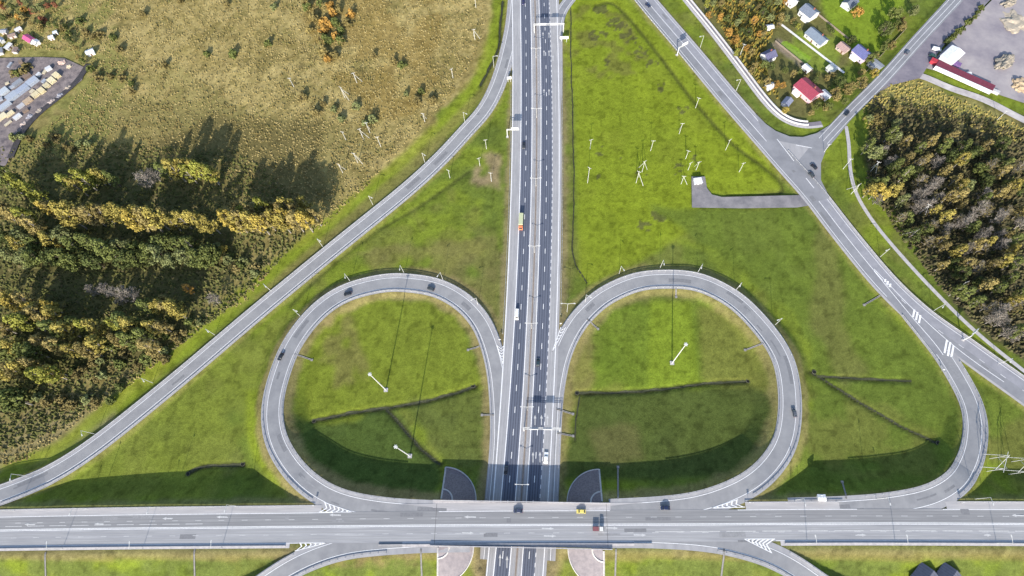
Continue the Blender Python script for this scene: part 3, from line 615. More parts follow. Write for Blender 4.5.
hr(('L2', 'R1', .3), 0, 'guard rail on the west side of the motorway median', -200, 560)
hr(('L2', 'R1', .75), 0, 'guard rail on the east side of the motorway median', -200, 560)
guardrail(LD, -4.9, 'guard rail on the lower edge of the long west ramp', .06, .9); guardrail(LD, 4.9, 'guard rail on the meadow side of the long west ramp', .06, .97)
guardrail(LL, 5.3, 'guard rail on the inside of the west loop ramp', .0, .93) if False else guardrail(LL, -5.3, 'guard rail on the outside of the west loop ramp', .14, .86)
guardrail(LL, 5.3, 'guard rail on the inside of the west loop ramp', .04, .93)
guardrail(RL, 5.3, 'guard rail on the outside of the east loop ramp', .13, .87); guardrail(RL, -5.3, 'guard rail on the inside of the east loop ramp', .04, .93)
guardrail(RR, 5.3, 'guard rail on the outside of the far east ramp', .2, .8); guardrail(RR, -5.3, 'guard rail on the inside of the far east ramp', .03, .93)
guardrail(DD, -7.2, 'guard rail on the field side of the diagonal road', .0, .4); guardrail(DD, 7.2, 'guard rail on the footpath side of the diagonal road', .55, 1)
guardrail(CR, on_-.3, 'low barrier on the north edge of the crossing road west of the loops', 0, crx(316)); guardrail(CR, on_-.3, 'low barrier on the north edge of the crossing road between east ramps', crx(748), crx(850))
guardrail(CR, on_-.3, 'low barrier on the north edge of the crossing road at far right', crx(965), 1)
guardrail(CR, os_+1.1, 'long solid barrier on the south edge of the crossing road at left', 0, crx(294), solid=True, posts=False); guardrail(CR, os_+1.1, 'long solid barrier on the south edge of the overpass', crx(378), crx(660), solid=True, posts=False)
guardrail(CR, os_+1.1, 'long solid barrier on the south edge of the crossing road at right', crx(780), 1, solid=True, posts=False)
guardrail(SWR, 4.9, 'guard rail on the outer edge of the south west ramp', .25, 1); guardrail(SER, -4.9, 'guard rail on the outer edge of the south east ramp', .2, 1)
guardrail(SWR, -4.9, 'guard rail on the inner edge of the south west ramp', .52, 1); guardrail(SER, 4.9, 'guard rail on the inner edge of the south east ramp', .5, 1)
# white fence pair along the frontage lane
for off, lab in ((2.9, 'white barrier fence on the house side of the frontage lane'), (.2, 'white barrier fence on the field side of the frontage lane')):
    L = FR; N = normals(L); Q = [p+n_*off for p, n_ in zip(L, N)][:-4]; o = Q[0].copy(); root = empty('barrier_fence', o); NN = normals(Q); vs = []; fs = []
    for p, q in zip(Q, NN):
        p = p-o; vs += [p+q*.4+Vector((0, 0, -.2)), p+q*.3+Vector((0, 0, 1.0)), p-q*.3+Vector((0, 0, 1.0)), p-q*.4+Vector((0, 0, -.2))]
    for i in range(len(Q)-1):
        for k in range(3): fs.append((4*i+k, 4*i+k+1, 4*i+5+k, 4*i+4+k))
    mesh_obj('wall_panel', vs, fs, simple('white_concrete', (.60, .59, .58), amp=.2), root); tag(root, lab, 'fence')

# ------------------------------------------------------------------ drainage chutes down the banks
def chute(pts, label):
    P0 = [on_ground(*p) for p in pts]; L = catmull(P0, 1.2)
    for p in L: p.z = ground_z(p.x, p.y)+.16
    o = L[0].copy(); root = empty('drain_chute', o); N = normals(L); vs = []; prof = ((-.42, .1), (-.3, .22), (-.2, 0), (.2, 0), (.3, .22), (.42, .1)); n = len(prof)
    for p, q in zip(L, N):
        for a_, b_ in prof: vs.append(p-o+q*a_+Vector((0, 0, b_)))
    fs = [(n*i+k, n*i+k+1, n*i+n+k+1, n*i+n+k) for i in range(len(L)-1) for k in range(n-1)]
    mesh_obj('channel', vs, fs, simple('old_concrete', (.26, .25, .24), amp=.3), root); e = L[-1]-o; MB().box((e.x, e.y, e.z), (1.3, 1.3, .4)).build('outlet_box', simple('old_concrete', (.26, .25, .24)), root)
    tag(root, label, 'drainage chute', 'concrete drainage chutes down the banks')
for pts, lab in (([(618, 499), (618, 467)], 'drainage chute running up from the overpass beside the northeast cone'), ([(616, 549), (615, 580)], 'drainage chute south of the road beside the southeast cone'),
                 ([(195, 549), (195, 580)], 'drainage chute below the crossing road at lower left'), ([(46, 552), (46, 580)], 'leftmost drainage chute below the crossing road'),
                 ([(421, 549), (422, 580)], 'drainage chute beside the sunlit southwest cone'), ([(724, 549), (721, 578)], 'drainage chute under the south east ramp start'),
                 ([(587, 319), (598, 329)], 'drainage chute on the inner left bank of the east loop'), ([(676, 288), (676, 297)], 'drainage chute on the inner top bank of the east loop'),
                 ([(765, 343), (745, 350)], 'drainage chute on the inner right bank of the east loop'), ([(293, 354), (312, 360)], 'drainage chute on the inner left bank of the west loop'),
                 ([(881, 295), (864, 305)], 'drainage chute on the field side of the diagonal road'), ([(494, 415), (482, 415)], 'drainage chute west of the motorway by the west loop'),
                 ([(556, 409), (573, 414)], 'upper drainage chute east of the motorway by the gantry'), ([(557, 433), (573, 436)], 'lower drainage chute east of the motorway by the gantry'),
                 ([(846, 499), (842, 482)], 'drainage chute north of the road between the east ramps'), ([(480, 346), (468, 350)], 'drainage chute on the inner right bank of the west loop')): chute(pts, lab)

# ------------------------------------------------------------------ lamps, poles, gantries, signs
def street_lamp(base, ang, label, h=11, arm=2.6, double=False, group='street lamps'):
    r = empty('street_lamp', base, ang); MB().tube((0, 0, -.3), (0, 0, h), .13, .09).build('pole', M['whitepole'], r)
    for s in ((1, -1) if double else (1,)):
        MB().tube((0, 0, h-.1), (s*arm, 0, h+.5), .1).build('arm', M['whitepole'], r)
        MB().box((s*(arm+.4), 0, h+.5), (1.1, .5, .22)).build('lamp_head', M['whitepole'], r)
    tag(r, label, 'street lamp', group); return r
def face(L, p):
    q = min(L, key=lambda a_: (a_.xy-p.xy).length); return math.atan2(q.y-p.y, q.x-p.x)
def lamp_row(L, px, lab):
    for i, (u, v) in enumerate(px):
        p = on_ground(u, v); street_lamp(p, face(L, p), lab % ORD[i])
lamp_row(LD, [(28, 476), (95, 434), (153, 383), (215, 335), (271, 291), (323, 247), (373, 205), (425, 163), (465, 123), (494, 68)], 'street lamp on the meadow side of the west ramp, %s from lower left')
lamp_row(DD, [(700, 48), (736, 91), (880, 257), (933, 311), (998, 364)], 'street lamp northeast of the diagonal road, %s from the top')
lamp_row(RL, [(585, 302), (619, 274), (660, 268), (698, 272), (736, 290), (775, 325)], 'street lamp outside the east loop ramp, %s from its motorway end')
lamp_row(LL, [(300, 316), (350, 281), (404, 273), (443, 280), (478, 305)], 'street lamp outside the west loop ramp, %s from the left')
lamp_row(CR, [(15, 511), (88, 509), (162, 508), (237, 506)], 'street lamp north of the crossing road left of the loops, %s from left')
lamp_row(CR, [(63, 549), (143, 549), (222, 548)], 'street lamp on the south edge of the crossing road, %s from left')
lamp_row(CR, [(795, 500), (876, 499), (975, 499)], 'street lamp on the north edge of the crossing road at right, %s from left')
lamp_row(CR, [(807, 543), (895, 543), (996, 543)], 'street lamp on the south edge of the crossing road at right, %s from left')
for i, v in enumerate((54, 113, 181, 247, 322, 403, 478)):
    y = P(530, v).y; street_lamp(Vector((hx(('L2', 'R1', .5), y), y-4, 0)), 0, 'double-armed lamp in the motorway median, %s from the top' % ORD[i], 9, 2.6, True, 'double street lamps in the median')
p = on_ground(567, 312); street_lamp(p, 0, 'tall double-armed lamp in the grass left of the east loop', 13, 3.2, True)
# high masts
def mast(u, v, h, lab):
    p = on_ground(u, v); r = empty('lighting_mast', p); MB().tube((0, 0, -.3), (0, 0, h), .34, .2, 10).build('pole', M['whitepole'], r)
    MB().tube((0, 0, h-.2), (0, 0, h+.3), .6, .6, 12).build('head_frame', M['whitepole'], r)
    for k in range(6):
        t = k*math.pi/3; MB().box((.8*math.cos(t), .8*math.sin(t), h), (.4, .4, .4), t).build('floodlight', M['whitepole'], r)
    MB().box((0, 0, .1), (2.2, 2.2, .5)).build('footing', M['concrete'], r); tag(r, lab, 'light mast', 'tall lighting masts inside the loops')
mast(386, 390, 34, 'tall lighting mast in the upper half of the west loop'); mast(410, 456, 34, 'tall lighting mast in the lower half of the west loop by the ditch'); mast(672, 363, 34, 'tall lighting mast in the middle of the east loop')
# utility poles
def pole(u, v, h, lab, strut=0, ang=0.0, group='wooden power line poles'):
    p = on_ground(u, v); r = empty('power_pole', p, ang); MB().tube((0, 0, -.4), (0, 0, h), .16, .12).build('pole', M['whitepole'], r)
    MB().box((0, 0, h-.5), (2.2, .16, .18)).build('crossarm', M['whitepole'], r)
    for s in (-1, 0, 1): MB().tube((s*1.15, 0, h-.35), (s*1.15, 0, h+.1), .12, .08).build('insulator', M['concrete'], r)
    if strut:
        MB().tube((0, strut, -.4), (0, .1, h*.86), .14, .11).build('strut', M['whitepole'], r)
        if strut > 3.4: MB().tube((strut, 0, -.4), (.1, 0, h*.86), .14, .11).build('strut', M['whitepole'], r)
    tag(r, lab, 'power pole', group)
PZ = [(587.5, 183, 17, 0, 'tall pale power pole just east of the motorway ditch'), (590, 149, 10, 0, 'shorter pale power pole above the tall one east of the motorway'),
      (650.5, 151, 11, 0, 'power pole in the middle of the large field left of the strutted poles'), (695.5, 108, 10, 0, 'power pole near the diagonal road, upper one in the field'), (725.5, 150, 11, 0, 'power pole near the diagonal road, middle one in the field'),
      (739, 172, 10, 0, 'power pole near the diagonal road, lowest one in the field'), (679, 134, 11, 3.2, 'strutted power pole high in the middle of the large field'), (685.5, 159, 9, 3.2, 'small strutted power pole just above the transformer hut'),
      (688, 170, 8, 0, 'short power pole above left of the transformer hut'), (696, 170, 9, 3, 'strutted power pole right above the transformer hut'), (681, 184, 9, 4, 'strutted power pole left of the transformer hut'),
      (636, 183, 13, 5, 'large strutted power pole in the left part of the field'), (642, 172, 12, 4, 'second strutted pole of the pair in the left of the field'),
      (486.5, 149, 10, 0, 'upper power pole west of the motorway by the bare patch'), (491.5, 181.5, 10, 0, 'lower power pole west of the motorway by the bare patch'), (450, 178, 9, 0, 'power pole close to the lower edge of the west ramp'),
      (480, 166, 9, 0, 'power pole between the west ramp and the bare patch'), (381, 147, 11, 0, 'power pole in the meadow nearest the west ramp'), (358, 163, 11, 3.5, 'strutted power pole in the meadow below the cluster'),
      (343, 173, 10, 3, 'lowest strutted power pole in the meadow'), (364, 140, 12, 4, 'big strutted power pole in the meadow cluster'), (370, 133, 11, 3, 'right-hand strutted pole in the meadow cluster'), (346, 140, 9, 0, 'thin pole left of the meadow cluster'),
      (345, 98, 11, 4, 'strutted power pole in the meadow beside scrub'), (357, 83, 10, 4, 'strutted power pole in the meadow above its neighbour'), (294, 87, 9, 0, 'lone pale power pole in the western meadow'),
      (425, 122, 9, 3, 'strutted power pole at the meadow edge above the ramp bend'), (453, 78, 9, 0, 'power pole at the meadow edge right of the scrub'), (475, 40, 10, 4, 'strutted power pole near the top of the green verge'), (476, 8, 9, 0, 'power pole at the top of the picture by the green verge'),
      (919, 214, 11, 3.5, 'strutted power pole at the edge of the east wood, upper'), (907, 239, 11, 4, 'strutted power pole at the edge of the east wood, lower'), (957, 288, 9, 0, 'leaning power pole between footpath and east wood'),
      (843, 169, 11, 0, 'power pole beside the footpath bend by the junction'), (870, 172, 11, 3.5, 'strutted power pole by the wood right of the junction'), (851, 194, 11, 4, 'strutted power pole over the footpath below the junction'), (824, 152, 8, 0, 'small power pole right at the junction kerb'),
      (997, 120, 9, 0, 'power pole beside the dirt track at right'), (740, 55, 10, 0, 'power pole in the grove next to the white shed'), (867, 150, 8, 0, 'power pole at the top left of the east wood')]
for i, (u, v, h, s, lab) in enumerate(PZ): pole(u, v, h, lab, s, (i*37 % 50-25)/40)
# portal pylons lower right
def portal(u, v, lab):
    p = on_ground(u, v); r = empty('power_pylon', p, R(62)); 
    for s in (-3.5, 3.5):
        MB().tube((s, 0, -.3), (s, 0, 13), .14, .11).build('leg', M['whitepole'], r); MB().tube((s, 5, -.3), (s, .2, 12), .12).build('strut', M['whitepole'], r)
    MB().box((0, 0, 12.4), (11, .18, .18)).build('crossarm', M['whitepole'], r); MB().tube((-3.5, 0, 6), (3.5, 0, 14), .1).build('brace', M['whitepole'], r); MB().tube((3.5, 0, 6), (-3.5, 0, 14), .1).build('brace', M['whitepole'], r)
    tag(r, lab, 'pylon', 'portal pylons at the lower right')
portal(988, 465, 'portal power pylon in the grass right of the east ramp, left one'); portal(1010, 468, 'portal power pylon at the right picture edge above the road')
# gantries
def gantry(u, v, wd, rz, lab, h=7.5, board=True):
    p = P(u, v, 0); p.z = 0; r = empty('sign_gantry', p, rz)
    for s in (-1, 1): MB().tube((s*wd/2, 0, -.3), (s*wd/2, 0, h), .28).build('post', M['whitepole'], r)
    b = MB(); b.box((0, .5, h), (wd+1, .2, .2)).box((0, -.5, h), (wd+1, .2, .2)).box((0, 0, h+.8), (wd+1, .2, .2))
    n = int(wd/1.6)
    for k in range(n+1): b.box((-wd/2+k*wd/n, 0, h), (.14, 1.1, .14))
    b.build('beam', M['whitepole'], r)
    if board:
        for k, sx in enumerate((-wd*.22, wd*.16)): MB().box((sx, -.65, h+.9), (wd*.24, .12, 1.7)).build('sign_board', simple('sign_back', (.62, .63, .65)), r)
    tag(r, lab, 'sign gantry', 'sign gantries over the motorway')
gy = lambda v: P(540, v).y
def gant(v, lab):
    y = gy(v); x0, x1 = hx(('L2', 'R1', .35), y), hx('R4', y)+2.5; p = Vector(((x0+x1)/2, y, 0)); u_, v_ = to_px(np.array(p.x), np.array(p.y)); gantry(float(u_), float(v_), x1-x0, 0, lab)
gant(431, 'white sign gantry over the northbound lanes near the overpass'); gant(33, 'white sign gantry over the northbound lanes at the top')
def cant(u, v, rz, lab, h=7, reach=7):
    p = on_ground(u, v); r = empty('cantilever_sign', p, rz); MB().tube((0, 0, -.3), (0, 0, h), .32).build('post', M['whitepole'], r)
    b = MB(); b.box((reach/2, 0, h), (reach, .3, .3)).box((reach/2, 0, h-.9), (reach, .2, .2)); b.build('arm', M['whitepole'], r)
    MB().box((reach*.65, .3, h), (reach*.6, .16, 2.6)).build('sign_board', simple('sign_back', (.62, .63, .65)), r); MB().box((0, 0, .1), (1.6, 1.6, .5)).build('footing', M['concrete'], r)
    tag(r, lab, 'road sign')
cant(507.5, 137, 0, 'cantilever sign on the west edge of the motorway', 8, 8); cant(677, 55, R(32), 'cantilever sign over the diagonal road near the top', 7, 8); cant(963, 340, R(40), 'large cantilever sign beside the diagonal road above the split', 7, 6)
def billboard(u, v, wd, rz, lab, h=4):
    p = on_ground(u, v); r = empty('billboard', p, rz)
    for s in (-1, 1): MB().tube((s*wd*.3, 0, -.3), (s*wd*.3, 0, h), .16).build('post', M['whitepole'], r)
    MB().box((0, 0, h), (wd, .35, 2.2)).build('panel', simple('panel_white', (.75, .76, .78)), r); tag(r, lab, 'billboard')
billboard(564, 42, 6, 0, 'white roadside board east of the motorway below the top gantry'); billboard(509.5, 82, 3, R(10), 'small board at the nose between west ramp and motorway')
def signpost(u, v, lab, rz=0.0):
    p = on_ground(u, v); r = empty('road_sign', p, rz); MB().tube((0, 0, -.2), (0, 0, 2.6), .08).build('post', M['metal'], r); MB().box((0, 0, 2.7), (1.0, .08, 1.0)).build('plate', simple('panel_white', (.75, .76, .78)), r); tag(r, lab, 'road sign', 'small road signs')
for u, v, lab in ((560.5, 325, 'small road sign at the nose of the east loop'), (500, 341, 'small road sign at the nose of the west loop'), (315, 505.5, 'small road sign where the west loop leaves the crossing road'), (748, 503, 'small road sign where the east loop meets the crossing road'), (960, 503, 'small road sign at the foot of the far east ramp'), (941, 371, 'small road sign beside the head of the far east ramp')): signpost(u, v, lab)

# ------------------------------------------------------------------ vehicles
def vehicle_car(u, v, z, ang, colr, key, lab, L=4.6, W=1.85, Hc=1.48, van=False):
    p = P(u, v, z); r = empty('parked_van' if False else ('van' if van else 'car'), p, ang); body = simple('paint_'+key, colr, rough=.3, amp=.05)
    hl = L/2; b = bmesh.new()
    if van: prof = [(-hl, .35), (-hl, 1.95), (-hl+.15, 2.1), (hl-1.6, 2.1), (hl-.7, 1.25), (hl-.05, 1.05), (hl, .4)]
    else: prof = [(-hl, .38), (-hl+.02, .85), (-hl+.35, .98), (-hl+.9, Hc-.12), (-hl+1.2, Hc), (.35, Hc), (.75, Hc-.1), (1.25, .98), (hl-.2, .82), (hl, .62), (hl, .35)]
    n = len(prof); rings = []
    for yy, sc in ((-W/2, .0), (-W/2+.12, 1), (W/2-.12, 1), (W/2, .0)):
        rings.append([b.verts.new((x*(1 if sc else .985), (yy*(1-.14*max(0, (z_-.95)/.5))) if z_ > .95 else yy, z_ if sc or z_ < .9 else z_-.06)) for x, z_ in prof])
    for k in range(3):
        for i in range(n): b.faces.new((rings[k][i], rings[k+1][i], rings[k+1][(i+1) % n], rings[k][(i+1) % n]))
    b.faces.new(rings[0][::-1]); b.faces.new(rings[3]); bmesh.ops.recalc_face_normals(b, faces=b.faces[:])
    me = bpy.data.meshes.new('body'); b.to_mesh(me); b.free(); me.materials.append(body); o = bpy.data.objects.new('body', me); col.objects.link(o); o.parent = r
    g = MB()
    if van: g.add([(hl-1.56, -.75, 2.05), (hl-1.56, .75, 2.05), (hl-.66, .8, 1.32), (hl-.66, -.8, 1.32)], [(0, 3, 2, 1)]); g.v = [(x+.03, y, z_+.03) for x, y, z_ in g.v]
    else:
        g.add([(.74, -.62, Hc-.08), (.74, .62, Hc-.08), (1.28, .72, .99), (1.28, -.72, .99)], [(0, 3, 2, 1)]); g.v = [(x+.02, y, z_+.03) for x, y, z_ in g.v]
    g.build('windscreen', M['glass'], r)
    if not van: MB().add([(-hl+.90, -.6, Hc-.1), (-hl+.90, .6, Hc-.1), (-hl+.36, .7, 1.0), (-hl+.36, -.7, 1.0)], [(0, 1, 2, 3)]).build('rear_window', M['glass'], r).location = (-.03, 0, .03)
    for s in (-1, 1):
        if not van: MB().add([(-hl+1.0, s*(W/2-.06), 1.0), (1.1, s*(W/2-.06), 1.0), (.6, s*(W/2-.15), Hc-.1), (-hl+1.2, s*(W/2-.15), Hc-.1)], [(0, 1, 2, 3)]).build('side_window', M['glass'], r).location = (0, s*.03, 0)
        for x in (-hl+.85, hl-.9): MB().tube((x, s*(W/2-.22), .33), (x, s*(W/2+.02), .33), .33, n=12).build('wheel', M['rubber'], r)
        MB().box((hl-.02, s*.62, .66), (.1, .35, .16)).build('headlight', M['lamp'], r); MB().box((-hl, s*.68, .8), (.08, .28, .16)).build('tail_light', M['redlamp'], r)
    tag(r, lab, 'van' if van else 'car', 'vehicles on the roads'); return r
def truck(u, v, z, ang, L, W, Hb, cabc, boxc, lab, key):
    p = P(u, v, z); r = empty('truck', p, ang); cab = simple('cab_'+key, cabc, rough=.4, amp=.05); bx = simple('box_'+key, boxc, rough=.5, amp=.08); hl = L/2
    c = MB(); c.prism([(hl-2.1, .5), (hl-2.1, 2.7), (hl-1.7, 2.85), (hl-.4, 2.75), (hl, 1.7), (hl, .5)], -W/2+.05, W/2-.05); c.build('cab', cab, r)
    MB().add([(hl-.37, -1, 2.7), (hl-.37, 1, 2.7), (hl+.03, 1, 1.75), (hl+.03, -1, 1.75)], [(0, 3, 2, 1)]).build('windscreen', M['glass'], r)
    MB().box((-1.2, 0, .75), (L-2.5, W*.7, .4)).build('chassis', M['rubber'], r); MB().box((-1.2, 0, (Hb+1)/2), (L-2.6, W, Hb-1)).build('cargo_box', bx, r)
    for x in (hl-1.2, -hl+1.2, -hl+2.4):
        for s in (-1, 1): MB().tube((x, s*(W/2-.35), .5), (x, s*(W/2), .5), .5, n=12).build('wheel', M['rubber'], r)
    tag(r, lab, 'truck', 'vehicles on the roads')
DN = (-math.pi/2); UPA = math.pi/2
DK = (.02, .025, .035)
vehicle_car(523.3, 3, 0, DN, (.03, .03, .09), 'navy', 'dark blue car on the motorway at the very top')
vehicle_car(523.8, 146, 0, DN, DK, 'black', 'black car on the southbound side below the cantilever sign')
truck(521, 223, 0, R(-92), 10.5, 2.6, 3.5, (.7, .22, .1), (.45, .48, .3), 'truck with orange cab and pale green box heading south', 'orange')
vehicle_car(517, 315, 0, R(-93), (.8, .8, .8), 'white', 'white van on the southbound lanes beside the west loop', L=6.4, W=2.2, van=True)
vehicle_car(506, 470, 0, R(-98), DK, 'black', 'dark car southbound in the shade just north of the overpass')
vehicle_car(538, 363, 0, R(86), (.03, .05, .06), 'teal', 'dark car northbound beside the nose of the east loop')
vehicle_car(546, 458, 0, R(86), (.8, .8, .8), 'white', 'white car northbound just below the sign gantry', L=6, W=2.1)
vehicle_car(518, 511, Z+.03, math.pi, (.05, .06, .10), 'slate', 'dark slate car on the overpass above the motorway median')
vehicle_car(581, 511.5, Z+.03, math.pi, (.62, .52, .14), 'yellow', 'yellow car on the overpass')
truck(598, 529, Z+.03, 0, 5.4, 2.0, 2.1, (.6, .6, .6), (.20, .08, .09), 'white-cabbed truck with red box on the overpass', 'white')
vehicle_car(665, 508, Z+.1, math.pi, (.02, .03, .07), 'darkblue', 'dark blue car on the crossing road where the east loop joins')
vehicle_car(348, 294, 1.6, R(195), DK, 'black', 'black car on the upper left arc of the west loop')
vehicle_car(431, 289, .2, R(160), (.05, .06, .07), 'slate2', 'dark grey car on the upper right arc of the west loop')
vehicle_car(281, 357, 3.7, R(248), DK, 'black', 'black car on the left side of the west loop')
vehicle_car(648, 6, 0.04, R(-50), (.02, .03, .06), 'darkblue', 'dark car on the diagonal road at the top')
vehicle_car(846.5, 114, 0.06, R(228), DK, 'black', 'black car on the side road approaching the junction')
vehicle_car(907, 53, 0.06, R(48), (.12, .13, .16), 'grey', 'grey car on the side road beside the yard')
vehicle_car(794, 413, 5.0, R(95), (.08, .09, .11), 'grey2', 'grey car on the right side of the east loop')
vehicle_car(936, 50, -.1, R(-20), (.8, .8, .8), 'white', 'white van parked outside the white-roofed warehouse', L=5.8, W=2.1, van=True)
vehicle_car(932, 56, -.1, R(-20), (.03, .08, .07), 'green', 'dark green car parked beside the white van at the warehouse')

vehicle_car(813.5, 167, .1, R(128), DK, 'black', 'black car waiting at the junction, nearer the side road')
vehicle_car(811, 175, .1, R(126), (.04, .05, .07), 'slate2', 'dark grey car waiting at the junction behind the black one')
for u, v, lab in ((473, 386, 'culvert mouth at the right end of the west loop ditch'), (314, 421, 'culvert mouth at the left end of the west loop ditch'), (577, 393, 'culvert mouth at the left end of the east loop ditch'), (748, 381, 'culvert mouth at the right end of the east loop ditch'), (938, 443, 'culvert mouth at the lower end of the diagonal ditch'), (188, 474, 'culvert mouth at the left end of the short west ditch'), (243, 464, 'culvert mouth at the right end of the short west ditch'), (814, 372, 'culvert mouth at the meeting of the two eastern ditches')):
    p = on_ground(u, v); r = empty('culvert', p); mb = MB()
    for k_ in range(12):
        t = k_*math.pi/6; mb.box((1.05*math.cos(t), 1.05*math.sin(t), .15), (.2, .56, .5), t)
    mb.build('ring', simple('mossy_concrete', (.10, .10, .07)), r); MB().tube((0, 0, .0), (0, 0, .22), .98, n=12).build('opening_disc', simple('hole_shade', (.012, .013, .012)), r); tag(r, lab, 'culvert', 'culvert mouths in the grass')  # solid near-black disc stands for the shade inside the pipe
# ------------------------------------------------------------------ buildings
def house(u, v, wd, dp, ang, wallc, roofc, key, lab, h=3.2, rise=2.2, chim=True, porch=None, name='house', cat='house', win=3):
    p = on_ground(u, v); r = empty(name, p, ang); wm = simple('wall_'+key, wallc, amp=.12); rm = simple('roof_'+key, roofc, amp=.22, scale=.9, rough=.6)
    MB().box((0, 0, h/2-.3), (wd, dp, h+.6)).build('wall', wm, r)
    g = MB(); g.add([(-wd/2, -dp/2, h), (-wd/2, dp/2, h), (-wd/2, 0, h+rise)], [(0, 2, 1)]); g.add([(wd/2, -dp/2, h), (wd/2, dp/2, h), (wd/2, 0, h+rise)], [(0, 1, 2)]); g.build('gable', wm, r)
    e = .5; k = rise/(dp/2); rf = MB(); t = .18
    for s in (-1, 1):
        rf.add([(-wd/2-e, 0, h+rise+.02), (wd/2+e, 0, h+rise+.02), (wd/2+e, s*(dp/2+e), h-e*k), (-wd/2-e, s*(dp/2+e), h-e*k), (-wd/2-e, 0, h+rise+t), (wd/2+e, 0, h+rise+t), (wd/2+e, s*(dp/2+e), h-e*k+t), (-wd/2-e, s*(dp/2+e), h-e*k+t)],
               [(0, 1, 2, 3), (4, 7, 6, 5), (2, 6, 7, 3), (1, 5, 6, 2), (0, 3, 7, 4)])
    ro = rf.build('roof', rm, r)
    sm_ = MB(); ns = max(3, int(wd/1.1))
    for q_ in range(ns+1):
        xx = -wd/2-e+.1+(wd+2*e-.2)*q_/ns
        for s_ in (-1, 1): sm_.add([(xx-.06, 0, h+rise+t+.05), (xx+.06, 0, h+rise+t+.05), (xx+.06, s_*(dp/2+e), h-e*k+t+.05), (xx-.06, s_*(dp/2+e), h-e*k+t+.05), (xx-.06, 0, h+rise+t-.01), (xx+.06, 0, h+rise+t-.01), (xx+.06, s_*(dp/2+e), h-e*k+t-.01), (xx-.06, s_*(dp/2+e), h-e*k+t-.01)], [(0, 3, 2, 1) if s_ > 0 else (0, 1, 2, 3), (0, 4, 7, 3), (1, 2, 6, 5)])
    sm_.build('roof_seam', simple('seam_'+key, tuple(c_*.72 for c_ in roofc)), ro)
    if chim: MB().box((wd*.2, dp*.12, h+rise+.2), (.7, .7, 1.6)).build('chimney', simple('brick', (.35, .13, .09)), ro)
    for s in (-1, 1):
        for i in range(win):
            x = -wd/2+wd*(i+.5)/win
            if s < 0 and i == win//2: MB().box((x, s*(dp/2+.03), 1.05), (1.0, .1, 2.1)).build('door', simple('door_brown', (.2, .1, .06)), r)
            else:
                f = MB().box((x, s*(dp/2+.02), 1.7), (1.3, .1, 1.4)).build('window', simple('frame_white', (.75, .75, .75)), r); MB().box((x, s*(dp/2+.06), 1.7), (1.0, .1, 1.1)).build('pane', M['winglass'], f)
    if porch: MB().box((porch[0], porch[1], 1.3), (porch[2], porch[3], 2.6)).build('porch', simple('wall_white', (.75, .75, .74), amp=.1), r); MB().box((porch[0], porch[1], 2.7), (porch[2]+.5, porch[3]+.5, .2)).build('porch_roof', simple('roof_white', (.7, .7, .72)), r)
    tag(r, lab, cat); return r
def pang(a_, b_): A, B = P(*a_), P(*b_); return math.atan2(B.y-A.y, B.x-A.x)
SE = pang((800, 20), (822, 38))
WH = (.72, .72, .70); GR = (.17, .20, .26)
house(807, 16, 10, 9, SE, WH, GR, 'grey', 'square grey-roofed house with white walls near the top', 4.5, 2.4, porch=(2, -5.2, 5, 2))
house(815, 40, 14, 8, SE, (.6, .58, .55), (.18, .22, .28), 'slate', 'long slate-grey roofed house in the middle of the plots', 3.4, 2.5)
house(859, 57, 10, 8, SE, (.6, .5, .6), (.13, .14, .30), 'violet', 'blue-violet roofed house beside the side road', 4.5, 2.6, porch=(-1, -5, 5, 2.2))
house(806, 93, 15, 11, SE, (.68, .45, .48), (.30, .055, .085), 'red', 'large house with bright red roof by the frontage lane', 4.2, 2.6, porch=(-3, -6.6, 5, 2.5))
house(767, 59, 8, 7, R(30), WH, (.12, .12, .20), 'dark', 'white-walled house with dark roof at the edge of the grove', 4, 2.2)
house(790, 4, 7, 6, SE, WH, (.5, .5, .55), 'pale', 'small pale-roofed house at the top edge among trees', 3.4, 2, False)
house(848, 6, 9, 7, R(40), (.6, .6, .62), (.14, .16, .20), 'charcoal', 'charcoal-roofed house beside the orange tree', 3.6, 2.2)
house(842, 50, 7, 6, SE, (.5, .4, .36), (.38, .26, .24), 'brown', 'small pinkish-brown roofed shed left of the violet house', 2.8, 1.6, False, name='shed', cat='shed', win=2)
house(824, 97, 6, 5, SE, WH, (.42, .45, .5), 'palegrey', 'small pale grey annex right of the red-roofed house', 2.6, 1.2, False, name='shed', cat='shed', win=2)
house(786, 104, 6, 4.5, R(50), (.4, .42, .5), (.20, .22, .30), 'blueshed', 'small blue-grey shed left of the red-roofed house', 2.4, 1.2, False, name='shed', cat='shed', win=2)
house(769, 88, 5, 4, R(20), WH, (.6, .6, .6), 'tiny', 'tiny white garden shed near the barrier fence', 2.3, 1, False, name='shed', cat='shed', win=2)
house(806, 70, 5, 4, SE, WH, (.6, .62, .62), 'tiny2', 'tiny pale shed above the red-roofed house', 2.3, 1, False, name='shed', cat='shed', win=2)
house(830, 71, 5, 4.5, SE, (.5, .5, .5), (.5, .52, .48), 'tiny3', 'pale greenish shed at the lower end of the white path', 2.4, 1, False, name='shed', cat='shed', win=2)
house(874, 67, 8, 6, SE, (.4, .4, .4), (.30, .32, .35), 'garage', 'flat grey garage between the violet house and the side road', 2.6, .5, False, name='garage', cat='garage', win=2)
house(769, 29, 4, 3.5, R(10), WH, (.65, .65, .66), 'tiny4', 'tiny white shed in the grove above the dark-roofed house', 2.3, .8, False, name='shed', cat='shed', win=2)
# white path between plots
A, B = P(779, 23, -.85), P(844, 73, -.85); ribbon('garden_path', [A.lerp(B, k/20) for k in range(21)], -.9, .9, .25, simple('path_white', (.72, .71, .70)))
